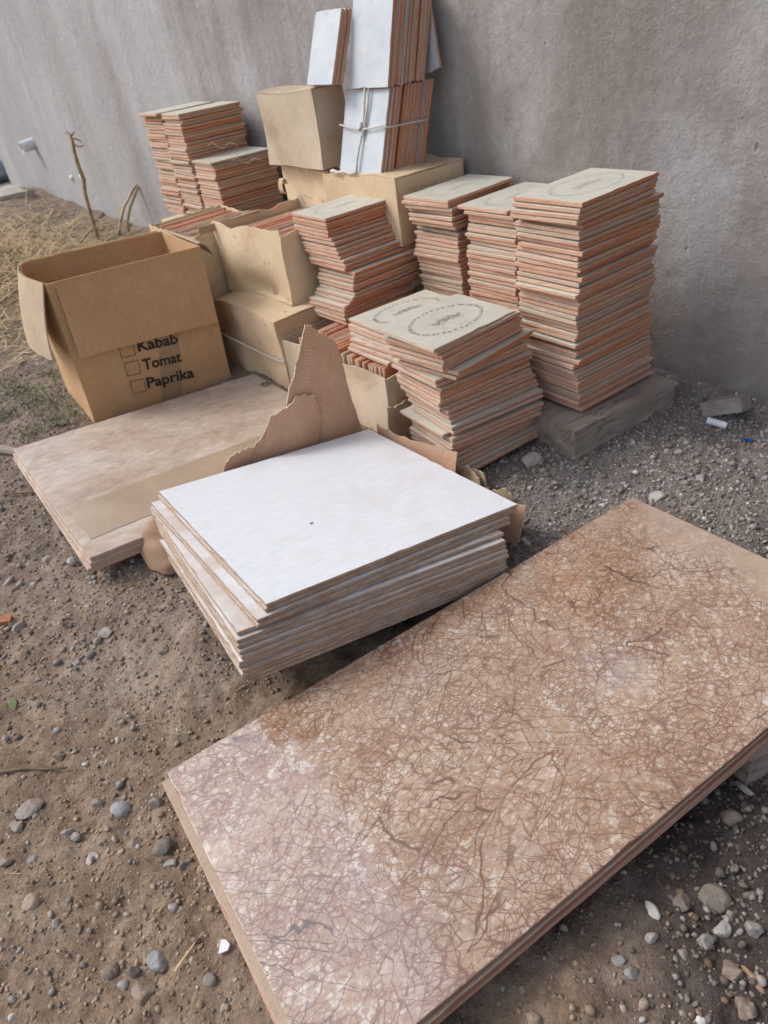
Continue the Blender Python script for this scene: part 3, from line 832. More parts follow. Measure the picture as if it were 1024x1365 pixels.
# ---- weathered timber beam and the tall stack on it
me = rough_box('timber_beam', (-.012, -.008, -.03), (.382, .33, .082), 12, .0022, 8, 2)
p = WF(1.084, 1.385, 0)
beam = link('timber_beam', me, M['wood'], None, p, (0, 0, RAD(27.8)))
tag(beam, 'thick weathered grey timber beam under the tallest tile stack', 'beam')
t4 = stack('the tallest stack on the timber beam', 'tiles of the tallest stack', 45, .650,
      [(0, .607, 1.842, 35.2), (3, .600, 1.838, 34.5), (4, .618, 1.850, 33.0), (14, .618, 1.858, 32.5), (17, .612, 1.852, 33.5), (18, .622, 1.866, 31.5), (24, .622, 1.874, 31.5), (25, .632, 1.880, 32), (32, .630, 1.888, 31.5), (33, .628, 1.884, 30), (44, .648, 1.908, 31)], .0035, .9,
      first='grey green tile with faded oval on top of the tallest stack')
ornament(t4, True)

# ---- front stack with the oval tile (key: near-left corner)
t5 = stack('the leaning front stack topped by an oval print', 'tiles of the front stack', 31, .395,
      [(0, .180, 1.608, 37.5), (1, .182, 1.612, 36), (2, .195, 1.618, 37.5), (4, .196, 1.622, 38.2), (5, .196, 1.630, 36), (6, .228, 1.623, 38), (7, .226, 1.624, 39), (8, .176, 1.652, 27), (9, .177, 1.655, 26), (10, .188, 1.656, 26.5), (12, .184, 1.664, 27), (14, .181, 1.669, 25.5), (15, .181, 1.671, 25), (16, .200, 1.668, 27), (18, .208, 1.664, 27), (19, .206, 1.652, 25), (20, .208, 1.650, 24), (21, .180, 1.668, 26), (22, .208, 1.652, 24), (24, .204, 1.654, 25), (25, .200, 1.658, 27), (27, .212, 1.652, 29), (30, .228, 1.640, 31)], .0022, .7, corner=True,
      first='pale tile with dark oval flower print on top of the front stack')
t5.rotation_euler = (RAD(4.5), RAD(1.5), RAD(37.5)); t5.location.z += .004
ornament(t5)
# torn carton tray that the front stack was unpacked from
tr = empty('torn_carton_tray', WF(1.30, 1.06, 0)); TRo = np.array(tr.location)
tag(tr, 'torn open carton remains around the foot of the front tile stack', 'carton')
def tray(a_, b_, h, sd):
    a_ = np.array(a_); b_ = np.array(b_)
    def fn(u, v):
        z = -.03 + (h + .03) * v + .02 * (vnoise(u * 9, u * 0 + sd) - .5) * v + .008 * (vnoise(u * 45, u * 0 + sd) - .5) * v
        p = np.outer(1 - u, a_) + np.outer(u, b_); p = p + n3(np.c_[p, z], 7, sd)[:, :2] * .03
        return np.c_[p, z] - TRo
    return fn
sheet('front_panel', tray((.058, 1.885), (.262, 1.592), .040, 4), 40, 6, .004, M['carton'], tr, rim_mat=M['rim'])
sheet('front_panel', tray((.262, 1.592), (.330, 1.528), .010, 6), 20, 5, .004, M['carton'], tr, rim_mat=M['rim'])
sheet('front_panel', tray((.068, 1.895), (.275, 1.600), .032, 9), 40, 6, .004, M['carton_grey'], tr, rim_mat=M['rim'])
sheet('side_panel', tray((.058, 1.885), (.16, 1.955), .115, 12), 16, 8, .004, M['carton'], tr, rim_mat=M['rim'])

# ---- cartons
def carton(name, label, s0, s1, t0, t1, z0, z1, mat, amp=.008, f=5, seed=0, top=True, faces='fbnfd', torn=0.0, extra=None):
    """wall-aligned carton; front faces the yard (t0), near side faces s0"""
    root = empty(name, WF((s0 + s1) / 2, (t0 + t1) / 2, z0))
    tag(root, label, 'carton')
    O = np.array(root.location)
    c = lambda s, t, z: np.array(WF(s, t, z)) - O
    def ex(u, v):
        z = torn * .05 * (fbm(u * 5 + seed, u * 0 + 2, 3) + .3 * (vnoise(u * 50, u * 0 + seed) - .5)) * np.clip(v - .6, 0, 1) * 2.5
        return np.stack([z * 0, z * 0, z], 1)
    q = lambda a, b, c_, d, e=True: quad_fn(a, b, c_, d, amp, f, seed, extra=ex if (torn and e) else None)
    sheet('front_panel', q(c(s1, t0, z0), c(s0, t0, z0), c(s0, t0, z1), c(s1, t0, z1)) if not extra else extra(c), 20, 16, .004, mat, root)
    sheet('side_panel', q(c(s0, t0 + .003, z0), c(s0, t1, z0), c(s0, t1, z1), c(s0, t0 + .003, z1)), 16, 14, .004, mat, root)
    sheet('side_panel', q(c(s1, t1, z0), c(s1, t0 + .003, z0), c(s1, t0 + .003, z1), c(s1, t1, z1)), 16, 14, .004, mat, root)
    sheet('back_panel', q(c(s0, t1 + .003, z0), c(s1, t1 + .003, z0), c(s1, t1 + .003, z1), c(s0, t1 + .003, z1)), 16, 14, .004, mat, root)
    sheet('bottom_panel', q(c(s0, t0, z0 + .004), c(s0, t1, z0 + .004), c(s1, t1, z0 + .004), c(s1, t0, z0 + .004), False), 10, 10, .004, mat, root)
    if top:
        tm = (t0 + t1) / 2
        sheet('top_flap', q(c(s1 + .002, t0 - .002, z1 + .003), c(s0 - .002, t0 - .002, z1 + .003), c(s0 - .002, tm - .002, z1 + .005), c(s1 + .002, tm - .002, z1 + .005), False), 16, 10, .004, mat, root)
        sheet('top_flap', q(c(s1 + .002, tm + .002, z1 + .005), c(s0 - .002, tm + .002, z1 + .005), c(s0 - .002, t1 + .002, z1 + .003), c(s1 + .002, t1 + .002, z1 + .003), False), 16, 10, .004, mat, root)
    return root
def upright(where, group, s0, s1, t0, zb, n, H_=.2, L_=.3, lean=0, jz=.003):
    """tiles standing on edge in a row along the wall direction, long edge up"""
    for k in range(n):
        s = s0 + (s1 - s0) * (k + .5) / n + rnd.gauss(0, .0008)
        p = WF(s, t0 + L_ / 2 + rnd.gauss(0, .003), zb + H_ / 2 + rnd.gauss(0, jz))
        o = link('glazed_tile', TILES[rnd.randrange(7)], None, None, p, None)
        Rm = Matrix.Rotation(YW, 3, 'Z') @ Matrix.Rotation(math.pi / 2 + RAD(lean + rnd.gauss(0, .5)), 3, 'X')
        if rnd.random() < .5: Rm = Rm @ Matrix.Rotation(math.pi, 3, 'Y')
        o.rotation_euler = Rm.to_euler()
        tag(o, '%s upright tile from the near end %s' % ('first' if k == 0 else ordw(k), where), 'tile', group)

# lower carton, carton above it with the slumped front, and the open one beside
carton('carton', 'low stained carton at the bottom, to the right of the lettered box', 2.13, 2.585, 1.135, 1.50, .0, .245, M['carton'], .024, 5, 3)
def slump(c):
    a, b, c_, d = c(2.60, 1.225, .25), c(2.205, 1.262, .25), c(2.215, 1.27, .50), c(2.625, 1.235, .505)
    def fn(u, v):
        uu = u[:, None]; vv = v[:, None]
        p = (a * (1 - uu) + b * uu) * (1 - vv) + (d * (1 - uu) + c_ * uu) * vv
        p = p + n3(p, 5, 21) * .022
        dent = .035 * np.exp(-((u - .62) ** 2 / .04 + (v - .12) ** 2 / .03)) - .02 * np.exp(-((u - .35) ** 2 / .08 + (v - .55) ** 2 / .10))
        p = p + np.outer(dent, [E2[0], E2[1], 0])
        p[:, 2] += v ** 3 * (-.022 * np.exp(-((u - .3) / .16) ** 2) + .010 * fbm(u * 7, u * 0, 3) + .006 * (vnoise(u * 40, u * 0) - .5))
        return p
    return fn
carton('carton', 'slumped upper carton with wavy torn front, full of upright tiles', 2.205, 2.60, 1.25, 1.585, .252, .50, M['carton_pale'], .022, 5, 8, top=False, torn=.6, extra=slump)
upright('in the slumped upper carton', 'tiles packed in the slumped carton', 2.225, 2.58, 1.272, .268, 22)
carton('carton', 'open carton of pink tiles behind the lettered cardboard box', 2.625, 3.06, 1.16, 1.50, .0, .470, M['carton_pale'], .022, 4, 13, top=False, torn=.5)
upright('in the open carton behind the lettered box', 'tiles packed in the open carton', 2.645, 3.035, 1.185, .250, 24)
def flapA(u, v):                               # folded-in flap at the near edge of the open carton
    a = np.array(WF(2.620, 1.17, .468)); b = np.array(WF(2.615, 1.42, .475)); 
    p = np.outer(1 - u, a) + np.outer(u, b)
    p = p + np.outer(v * .028, [0, 0, 1]) + np.outer(-v * .03 * u, list(E1) + [0]) 
    return p + n3(p, 7, 4) * .012
cardflap = bpy.data.objects['carton.002'] if 'carton.002' in bpy.data.objects else None
fl = sheet('top_flap', flapA, 18, 6, .004, M['carton'])
if cardflap: fl.parent = cardflap; fl.location = -cardflap.location
# pale cord round the low carton
pts = []
for k in range(25):
    u = k / 24; s = 2.59 - .465 * u
    pts.append(WF(s, 1.122 - .004 * math.sin(u * 6) - .010 * math.sin(math.pi * u), .128 - .012 * u + .006 * math.sin(u * 5)))
for k in range(1, 8): pts.append(WF(2.118, 1.122 + .05 * k, .116 + .003 * math.sin(k)))
o = link('cord', tube_mesh('cord', pts, .0028), M['cord']); tag(o, 'pale cord tied round the low stained carton', 'cord')

# carton of tiles on edge under the two middle stacks
carton('carton', 'cream carton of tiles on edge half hidden by the torn cardboard', 1.565, 2.12, 1.137, 1.47, -.02, .200, M['carton_grey'], .006, 6, 17, top=False, torn=.5)
upright('in the cream carton under the middle stacks', 'tiles on edge in the cream carton', 1.578, 2.03, 1.150, .012, 30)
# short stack with oval print on that carton
t6 = stack('the short stack behind the front oval tile', 'tiles of the short stack', 7, .303,
      [(0, .166, 2.158, 30), (1, .163, 2.156, 31), (2, .168, 2.152, 33), (6, .150, 2.12, 33)], .003, 1.0, first='tile with dark oval print on the short stack behind the front one')
ornament(t6)
# stack beside the cartons, stepped half way down
s1keys = [(0, 2.018, 1.328), (2, 2.022, 1.326), (4, 2.015, 1.33), (7, 1.99, 1.332), (10, 1.970, 1.332), (12, 1.957, 1.33), (13, 1.936, 1.345), (19, 1.935, 1.33), (21, 1.952, 1.30), (27, 1.94, 1.29)]
k1 = []
for i, s, t in s1keys:
    p = WF(s, t); k1.append((i, p.x, p.y, 33.5 if i < 13 else 34.5))
t1 = stack('the stepped stack right of the slumped carton', 'tiles of the stepped stack', 26, .543, k1, .0025, .8, corner=True, first='grey green tile on top of the stepped stack by the slumped carton')
ornament(t1, True)
# two stacks against the wall
carton('carton', 'hidden carton under the two tile stacks against the wall', 1.46, 1.93, 1.56, 1.86, .0, .235, M['carton'], .004, 5, 23)
def wst(s, t): p = WF(s, t); return p.x, p.y
t2 = stack('the wall side stack left of its twin', 'tiles of the left wall side stack', 26, .562, [(0, *wst(1.715, 1.575), 36), (1, *wst(1.71, 1.57), 36.5), (6, *wst(1.700, 1.575), 35), (7, *wst(1.715, 1.60), 34), (14, *wst(1.70, 1.58), 35), (25, *wst(1.69, 1.59), 34)], .003, 1.2, corner=True, first='grey green tile on top of the left wall side stack')
t3 = stack('the wall side stack next to the tallest one', 'tiles of the right wall side stack', 25, .545, [(0, *wst(1.50, 1.59), 35), (1, *wst(1.475, 1.59), 34), (2, *wst(1.468, 1.60), 34), (12, *wst(1.465, 1.585), 34), (24, *wst(1.455, 1.58), 34)], .003, 1.2, corner=True, first='grey green tile on top of the stack next to the tallest one')
ornament(t2, True); ornament(t3, True)

# ---- far stacks at the left
carton('carton', 'hidden carton under the far tile stacks by the wall', 3.08, 3.76, 1.50, 1.86, .02, .325, M['carton'], .004, 5, 29)
stack('the farthest stack at the left by the wall', 'tiles of the farthest stack', 35, .800, [(0, *wst(3.545, 1.53), 34), (1, *wst(3.55, 1.56), 35), (34, *wst(3.53, 1.53), 34)], .004, 1.0, corner=True, first='tile jutting out on top of the farthest stack at the left')
stack('the middle far stack by the wall', 'tiles of the middle far stack', 35, .797, [(0, *wst(3.335, 1.535), 30), (12, *wst(3.325, 1.53), 32), (13, *wst(3.33, 1.53), 33), (34, *wst(3.315, 1.53), 33)], .004, .8, corner=True, first='pale tile on top of the middle far stack')
stack('the lower far stack left of the cartons', 'tiles of the lower far stack', 22, .615, [(0, *wst(3.115, 1.53), 31), (6, *wst(3.105, 1.53), 32), (21, *wst(3.10, 1.53), 33)], .003, .7, corner=True, first='pale tile on top of the lower far stack')
for nm, lab, s, t, z in (('twine', 'bit of twine hanging from the middle far stack', 3.22, 1.60, .665), ('twine', 'bit of twine on the rim of the lower far stack', 3.07, 1.62, .605)):
    pts = [WF(s + .03 - .012 * k, t + .012 * k + .006 * math.sin(k * 2), z + .012 * math.sin(k * 1.3) - .002 * k) for k in range(9)]
    tag(link(nm, tube_mesh(nm, pts, .0018, 5), M['twine']), lab, 'twine')

# ---- upper cartons
cE = carton('carton', 'lower yellow carton standing under the grey carton', 2.378, 2.685, 1.612, 1.84, .255, .606, M['carton_pale'], .013, 4, 31, top=False)
carton('carton', 'plain carton base hidden behind the slumped carton', 1.97, 2.70, 1.62, 1.86, .0, .248, M['carton_grey'], .004, 4, 37)
carton('carton', 'grey weathered carton with white tiles leaning on top', 2.345, 2.70, 1.572, 1.70, .616, .862, M['carton_grey'], .013, 4, 41)
carton('carton', 'wide yellowed carton with frayed top under the tied tile bundle', 1.952, 2.355, 1.574, 1.872, .40, .603, M['carton'], .015, 5, 43)
carton('carton', 'carton under the wide yellowed one, mostly hidden', 1.96, 2.35, 1.58, 1.87, .252, .396, M['carton'], .004, 5, 47)
# curled scrap of torn board on the yellow carton
def curl(u, v):
    a = v * 4.2
    p = np.stack([(-.018 * u + .02), -.012 * np.sin(a) * (1 - .5 * v) - .004, .035 - .02 * np.cos(a) - .01 * v], 1)
    Rz = np.array(Matrix.Rotation(YW - math.pi / 2, 3, 'Z'))
    return p * 1.6 @ Rz.T + np.array(WF(2.63, 1.565, .50)) 
scr = sheet('torn_flap', curl, 6, 16, .003, M['carton']); scr.parent = cE; scr.location = -cE.location

# ---- upright white tile bundles
def bundle(where, group, s_r, s_l, t0, zb, n, pitch, lean_top_s=0.0, gaps=(), H_=.25, dt_top=0.0, meshes=None):
    """tiles stand with their glaze facing the yard; thickness runs towards the wall"""
    t = t0
    for k in range(n):
        Rz = Matrix.Rotation(YW - math.pi / 2, 3, 'Z')
        up = (WF(lean_top_s, dt_top, H_)).normalized()
        nx = (Rz @ Vector((1, 0, 0)))                       # along -E1
        out = nx.cross(up).normalized()                    # towards -E2 ... the glaze side
        nx = up.cross(out).normalized()
        # tile mesh: long axis X (.25) -> up, short axis Y (.2) -> along wall, Z (glaze) -> out
        Rm = Matrix((up, out.cross(up), out)).transposed()
        Rm = Rm @ Matrix.Rotation(RAD(rnd.gauss(0, .35)), 3, 'Z')
        sc = (s_r + s_l) / 2 + rnd.gauss(0, .0015)
        p = WF(sc, t, zb) + up * (H_ / 2 + abs(rnd.gauss(0, .0015))) - out * TT
        o = link('glazed_tile', (meshes or TILES_W)[rnd.randrange(len(meshes or TILES_W))], None, None, p, Rm.to_euler())
        if k and rnd.random() < .4: o.matrix_basis = Matrix.Translation(p + out * TT) @ Matrix.Rotation(math.pi, 4, up) @ Rm.to_4x4()
        tag(o, '%s white glazed tile %s' % (('front' if k == 0 else ordw(k)), where), 'tile', group)
        t += pitch + (gaps[k] if k < len(gaps) else 0)
    return t
TILES_B = [plate_mesh('glazed_tile', .25, .228, TT, .00022, .0009, 280 + i, 2, .025, 1, .003) for i in range(3)]
for m_ in TILES_B: m_.materials.append(M['glaze_white']); m_.materials.append(M['biscuit'])
bundle('of the corded bundle on the wide carton', 'tiles of the corded bundle', 2.04, 2.268, 1.585, .612, 13, .0138, 0, (0, 0, 0, .012), .25, .082, TILES_B)
bundle('of the upper bundle on the corded one', 'tiles of the upper bundle', 2.03, 2.232, 1.648, .852, 11, .0136, 0, (0, 0, 0, 0, .004, 0, 0, .006), .25, .068)
# thin lumber of shims under the lower bundle keeps it on the carton
TILES_S = [plate_mesh('glazed_tile', .215, .147, TT, .0005, .0011, 260 + i, 2) for i in range(2)]
for m_ in TILES_S: m_.materials.append(M['glaze_white']); m_.materials.append(M['biscuit'])
bundle('leaning on the grey carton', 'tiles leaning on the grey carton', 2.247, 2.394, 1.592, .872, 3, .0165, -.004, (), .215, .085, TILES_S)
bundle('sticking out askew behind the upper bundle', 'askew tile', 1.99, 2.19, 1.835, .852, 1, .012, .067, (), .25, .03)
# cord round the lower bundle
cord = empty('cord', WF(2.1, 1.57, .62)); tag(cord, 'white cord tied crosswise round the tile bundle on the carton', 'cord')
CO = Vector(cord.location)
def bp(a, h, out=0.0, t=None):                 # a: 0 right edge .. 1 left edge, h height on the front face
    s = 2.04 + .228 * a; k_ = h / math.hypot(.25, .082)
    return WF(s, (1.576 if t is None else t) + .082 * k_ - out, .612 + .25 * k_) - CO
pts = [bp(.50 - .03 * math.sin(k * .5), .262 - .0265 * k, .001 + .002 * math.sin(k)) for k in range(11)]
link('vertical_cord', tube_mesh('vertical_cord', pts, .0042, 6), M['cord'], cord)
pts = [bp(.435 - .03 * math.sin(k * .5 + 1), .262 - .025 * k, .001) for k in range(7)]
link('vertical_cord', tube_mesh('vertical_cord', pts, .0030, 6), M['cord'], cord)
pts = [bp(1.02 - .10 * k, .148 - .012 * math.sin(math.pi * k / 10), .003) for k in range(11)] + [bp(-.03, .140 - .001 * k, 0, 1.576 + .021 * k) for k in range(10)]
link('horizontal_cord', tube_mesh('horizontal_cord', pts, .0030, 6), M['cord'], cord)
pts = [bp(1.12 - .08 * k, .004 + .003 * math.sin(k * 1.9), .008 + .003 * math.sin(k)) for k in range(9)]
link('loose_end', tube_mesh('loose_end', pts, .0058, 6), M['cord'], cord)
link('knot', tube_mesh('knot', [bp(.49, .155, .004), bp(.47, .145, .008), bp(.50, .135, .008), bp(.52, .142, .004)], .0055, 6), M['cord'], cord)

# ---- lettered cardboard box
kb = empty('cardboard_box', (-.81, 2.657, .0), (0, RAD(2.2), RAD(29.0)))
tag(kb, 'open brown cardboard box with printed checklist and flaps folded out', 'box')
KL, KW, KT = .515, .396, .487
def kq(a_, b_, c_, d_, amp=.004, sd=0, extra=None): return quad_fn(a_, b_, c_, d_, amp, 4, sd, extra=extra)
hx, hy = KL / 2, KW / 2
fpan = sheet('front_panel', kq((-hx, -hy, 0), (hx, -hy, 0), (hx, -hy, KT), (-hx, -hy, KT), .002, 1), 16, 14, .005, M['kraft'], kb)
sheet('back_panel', kq((hx, hy, 0), (-hx, hy, 0), (-hx, hy, KT), (hx, hy, KT), .006, 2), 16, 14, .005, M['kraft'], kb)
sheet('side_panel', kq((-hx, hy - .003, 0), (-hx, -hy + .003, 0), (-hx, -hy + .003, KT), (-hx, hy - .003, KT), .006, 3, lambda u, v: np.stack([-.03 * np.sin(np.pi * u) * v ** 2, u * 0, u * 0], 1)), 16, 14, .005, M['kraft'], kb)
sheet('side_panel', kq((hx, -hy + .003, 0), (hx, hy - .003, 0), (hx, hy - .003, KT), (hx, -hy + .003, KT), .006, 4), 16, 14, .005, M['kraft'], kb)
sheet('bottom_panel', kq((-hx, -hy, .004), (hx, -hy, .004), (hx, hy, .004), (-hx, hy, .004), .002, 5), 8, 8, .005, M['kraft'], kb)
def fflap(u, v):
    x = -hx + .022 + (KL - .026) * u - .004 * v
    z = KT + .004 - v * (.247 + .014 * u) 
    y = -hy - .006 - .020 * np.sin(np.pi * .5 * np.clip(v, 0, 1)) + .004 * fbm(u * 4, v * 4, 2) - .006 * np.exp(-(v / .05) ** 2)
    z = z + .004 * (vnoise(u * 30, u * 0) - .5) * v
    return np.stack([x, y, z], 1)
sheet('top_flap', fflap, 30, 16, .005, M['kraft'], kb)
def lflap(u, v):
    y = hy - .01 - (KW - .02) * u - .012 * v
    bow = -.03 * np.sin(np.pi * (1 - u))
    x = -hx + bow - .006 - .055 * np.sin(v * 1.4) ; z = KT + .004 - .225 * v - .012 * v * u + .003 * (vnoise(u * 30, u * 0 + 3) - .5) * v
    return np.stack([x, y, z], 1)
m_in = m_kraft('pale_kraft_inside', (.46, .35, .245), (.53, .415, .30), (.40, .29, .2), .3)
sheet('top_flap', lflap, 22, 14, .005, m_in, kb)
def bflap(u, v):
    x = hx - .01 - (KL - .02) * u; y = hy + .006 + .10 * v; z = KT + .003 - .19 * v + .004 * fbm(u * 4, v * 3, 2)
    return np.stack([x, y, z], 1)
sheet('top_flap', bflap, 20, 10, .005, M['kraft'], kb)
def rflap(u, v):
    y = -hy + .03 + (KW - .05) * u; x = hx + .006 + .05 * v; z = KT + .003 + .01 * v - .06 * v ** 2 + .006 * np.sin(u * 4) * v
    return np.stack([x, y, z], 1)
sheet('top_flap', rflap, 18, 8, .005, m_in, kb)
# tape seam down the front
def kt_fn(u, v):
    x = -.015 + .075 * u + .05 * v; z = .004 + .235 * v
    return np.stack([x, np.full_like(x, -hy - .0042), z], 1)
sheet('tape_seam', kt_fn, 4, 8, .0006, m_plain('box_tape', (.36, .235, .14), .4, .08, 10, .4, .05), fpan)
# printing
def text_part(body, x0, x1, zb, ang):
    cu = bpy.data.curves.new('lettering', 'FONT'); cu.body = body; cu.size = .05; cu.offset = .0013; cu.resolution_u = 3
    to = bpy.data.objects.new('lettering_tmp', cu); COL.objects.link(to)
    bpy.context.view_layer.update()
    me = bpy.data.meshes.new_from_object(to.evaluated_get(bpy.context.evaluated_depsgraph_get()))
    bpy.data.objects.remove(to); bpy.data.curves.remove(cu)
    P_ = np.array([v.co[:] for v in me.vertices]); mn = P_[:, 0].min(); wd = P_[:, 0].max() - mn
    k = (x1 - x0) / wd
    for v in me.vertices:
        a_, b_ = (v.co.x - mn) * k, v.co.y * .052 / .05 * 1.02
        v.co = (x0 + a_ * math.cos(ang) - b_ * math.sin(ang), -hy - .0056, zb + a_ * math.sin(ang) + b_ * math.cos(ang))
    me.name = 'lettering'
    return link('lettering', me, M['ink_box'], fpan)
A_ = RAD(-4.5)
text_part('Paprika', -.052, .122, .069, A_)
text_part('Tomat', -.048, .093, .136, A_)
text_part('Kabab', -.046, .097, .203, A_)
for zb in (.063, .131, .198):
    w_, h_, t_ = .050, .048, .0018
    def P2(x, z): return (-.108 + x * math.cos(A_) - z * math.sin(A_) * 0.6, -hy - .0056, zb + x * math.sin(A_) + z)
    V_ = [P2(0, 0), P2(w_, 0), P2(w_, h_), P2(0, h_), P2(t_, t_), P2(w_ - t_, t_), P2(w_ - t_, h_ - t_), P2(t_, h_ - t_)]
    link('checkbox', pymesh('checkbox', V_, [(0, 1, 5, 4), (1, 2, 6, 5), (2, 3, 7, 6), (3, 0, 4, 7)]), M['ink_box'], fpan)

# ================================================================== STONES, DEBRIS, PLANTS
def ico(sub):
    bm = bmesh.new(); bmesh.ops.create_icosphere(bm, subdivisions=sub, radius=1)
    V_ = np.array([v.co[:] for v in bm.verts]); F_ = np.array([[v.index for v in f.verts] for f in bm.faces]); bm.free()
    return V_, F_
IC1, IC2, IC3 = ico(1), ico(2), ico(4)
def stone_shape(base, seed, rough=.35, planes=5):
    r = np.random.RandomState(seed)
    V_ = base[0].copy()
    for k in range(planes):                    # chopped facets make it angular
        n_ = r.normal(size=3); n_ /= np.linalg.norm(n_); d = r.uniform(.45, .85)
        q = V_ @ n_ - d; V_ = V_ - np.outer(np.clip(q, 0, None), n_) * .92
    V_ = V_ * (1 + rough * n3(V_ + 3, 1.3, seed % 50)[:, :1])
    if len(V_) > 100: V_ = V_ + n3(V_ + 5, 4.5, seed % 31) * .10 + n3(V_ + 7, 12, seed % 17) * .035
    return V_ / np.abs(V_).max()
STONES = [
(0.421,1.675,0.0709,1.05,'concrete','rough pale lump of broken concrete beside the foot of the front tile stack'),
(0.437,1.629,0.0308,0.90,'grey','small grey stone touching the pale concrete lump by the tile stack'),
(0.662,1.430,0.0587,0.75,'pale','pale grey stone just behind the far corner of the marble slab'),
(-0.670,1.280,0.0554,0.45,'grey','flat pointed grey stone on dirt below the beige slab stack'),
(-0.564,1.266,0.0288,0.80,'brown','small round brown stone right of the flat pointed grey stone'),
(-0.521,1.188,0.0414,0.60,'dark','dark earthy lump on the dirt left of the white tile stack'),
(-0.898,1.348,0.0419,0.70,'grey','rounded grey stone beside the orange tile fragment at the left edge'),
(-0.900,1.602,0.0371,0.90,'grey','grey pebble near the front corner of the beige slab stack'),
(-0.822,1.566,0.0361,0.70,'white','whitish pebble nearest the front corner of the beige slab stack'),
(-0.974,1.525,0.0432,0.60,'grey','low grey stone at the left edge beside the beige slab stack'),
(-0.727,1.037,0.0276,0.80,'grey','lone grey pebble above the thin twig on the left'),
(-0.704,0.966,0.0300,1.00,'brown','brown rounded stone just above the tip of the thin twig'),
(-0.551,0.822,0.0456,0.75,'blue','smooth blue grey stone left of the marble slab corner'),
(-0.596,0.844,0.0310,0.85,'grey','grey pebble touching the left of the smooth blue grey stone'),
(-0.725,0.853,0.0645,0.55,'grey','wide flat grey stone just below the thin twig'),
(-0.740,0.823,0.0385,0.90,'grey','angular grey stone below the wide flat stone at left'),
(-0.642,0.793,0.0324,0.85,'grey','left one of two grey pebbles lying side by side'),
(-0.619,0.780,0.0274,1.00,'grey','right one of two grey pebbles lying side by side'),
(-0.485,0.819,0.0388,0.90,'grey','angular grey stone at the very corner of the marble slab'),
(-0.511,0.753,0.0366,0.70,'brown','brown stone between the white chip and the marble slab'),
(-0.457,0.732,0.0488,0.75,'dark','large dark clod against the left edge of the marble slabs'),
(-0.441,0.700,0.0283,0.80,'grey','grey stone below the large dark clod beside the slabs'),
(-0.417,0.692,0.0280,1.00,'dark','dark stone wedged against the pink slab edge'),
(-0.583,0.736,0.0282,0.55,'white','white angular chip lying alone left of the marble slab'),
(-0.663,0.671,0.0402,0.85,'tan','tan stone alone on smooth dirt at lower left'),
(-0.441,0.551,0.0443,0.85,'blue','smooth oval blue grey stone left of the white ceramic shard'),
(-0.451,0.510,0.0531,0.70,'brown','large brown crusted stone at the bottom left'),
(-0.513,0.550,0.0342,0.90,'brown','brown stone left of the smooth oval stone'),
(-0.473,0.539,0.0297,1.00,'dark','dark stone between the oval stone and the brown crusted stone'),
(-0.426,0.624,0.0219,0.85,'pale','small pale stone above the smooth oval stone'),
(-0.732,0.753,0.0281,0.90,'grey','grey stone cut by the left edge below the angular stone'),
(-0.688,0.752,0.0262,0.70,'blue','blue grey pebble on smooth dirt near the left edge'),
(-0.649,0.510,0.0184,1.00,'white','white pebble in the bottom left corner'),
(0.383,0.520,0.0609,0.75,'dark','largest smooth dark stone in the gravel right of the marble slab'),
(0.378,0.478,0.0365,1.00,'pale','pale stone directly below the largest smooth dark stone'),
(0.275,0.479,0.0256,1.20,'pale','pale rounded pebble nearest the lower edge of the marble slab'),
(0.346,0.463,0.0348,0.90,'grey','grey stone left of the pale stone in the right gravel'),
(0.468,0.636,0.0393,0.85,'tan','tan grey stone near the block under the marble slab'),
(0.514,0.683,0.0216,1.50,'pale','upright pale pebble beside the block under the marble slab'),
(0.220,0.455,0.0251,0.75,'blue','left of two blue grey pebbles below the marble slab'),
(0.231,0.438,0.0263,1.00,'blue','right of two blue grey pebbles below the marble slab'),
(0.234,0.401,0.0186,1.00,'tan','tan pebble below the two blue grey pebbles'),
(0.387,0.413,0.0167,2.60,'orange','long orange tan pebble standing out in the right gravel'),
(0.363,0.424,0.0512,0.80,'brown','broad brown stone beside the long orange pebble'),
(0.359,0.379,0.0405,0.90,'brown','brown grey stone in the bottom right corner'),
(0.290,0.514,0.0233,1.30,'white','white jagged pebble above the pale rounded pebble'),
(0.297,0.372,0.0199,1.00,'white','white chip at the bottom right edge of the picture'),
(0.084,0.399,0.0293,0.90,'tan','tan stone close to the marble slab at the bottom edge'),
(0.416,0.468,0.0354,1.10,'grey','grey stone at the right edge beside the pale stone'),
(0.337,0.518,0.0393,0.85,'dark','dark stone left of the largest smooth dark stone'),
(0.449,1.558,0.0319,0.80,'grey','small grey stone in the gravel below the concrete lump'),
(0.794,1.607,0.0300,0.60,'pale','small pale flat chip in the gravel in front of the timber beam'),
(0.761,1.169,0.0307,0.90,'pale','pale pebble at the right edge beside the marble slab'),
(0.734,1.232,0.0276,0.90,'pale','pale pebble close behind the right edge of the marble slab'),

]
for k, (x, y, sz, hr, colr, lab) in enumerate(STONES):
    sz *= .88
    angular = colr in ('concrete', 'pale', 'white', 'dark', 'grey', 'brown')
    V_ = stone_shape(IC3, 900 + k * 7, .5 if angular else .25, 7 if angular else 3)
    r = random.Random(k)
    sx = sz / 2; hz_ = sz / 2 * (.75 if hr < .7 else .9) * min(1.1, max(.45, hr))
    sy = sx * (hr / .8 if hr > 1.2 else r.uniform(.7, 1.0))
    V_ = V_ * np.array([sx, sy, hz_])
    me = npmesh('stone', V_, IC3[1], colr in ('blue', 'tan', 'orange'))
    z = g1(x, y)
    o = link('stone', me, ST[colr], None, (x, y, z + hz_ * .10), (r.uniform(-.2, .2), r.uniform(-.2, .2), r.uniform(-.5, .5) if hr < 1.2 else RAD(20)))
    tag(o, lab, 'stone', 'loose stones on the ground')

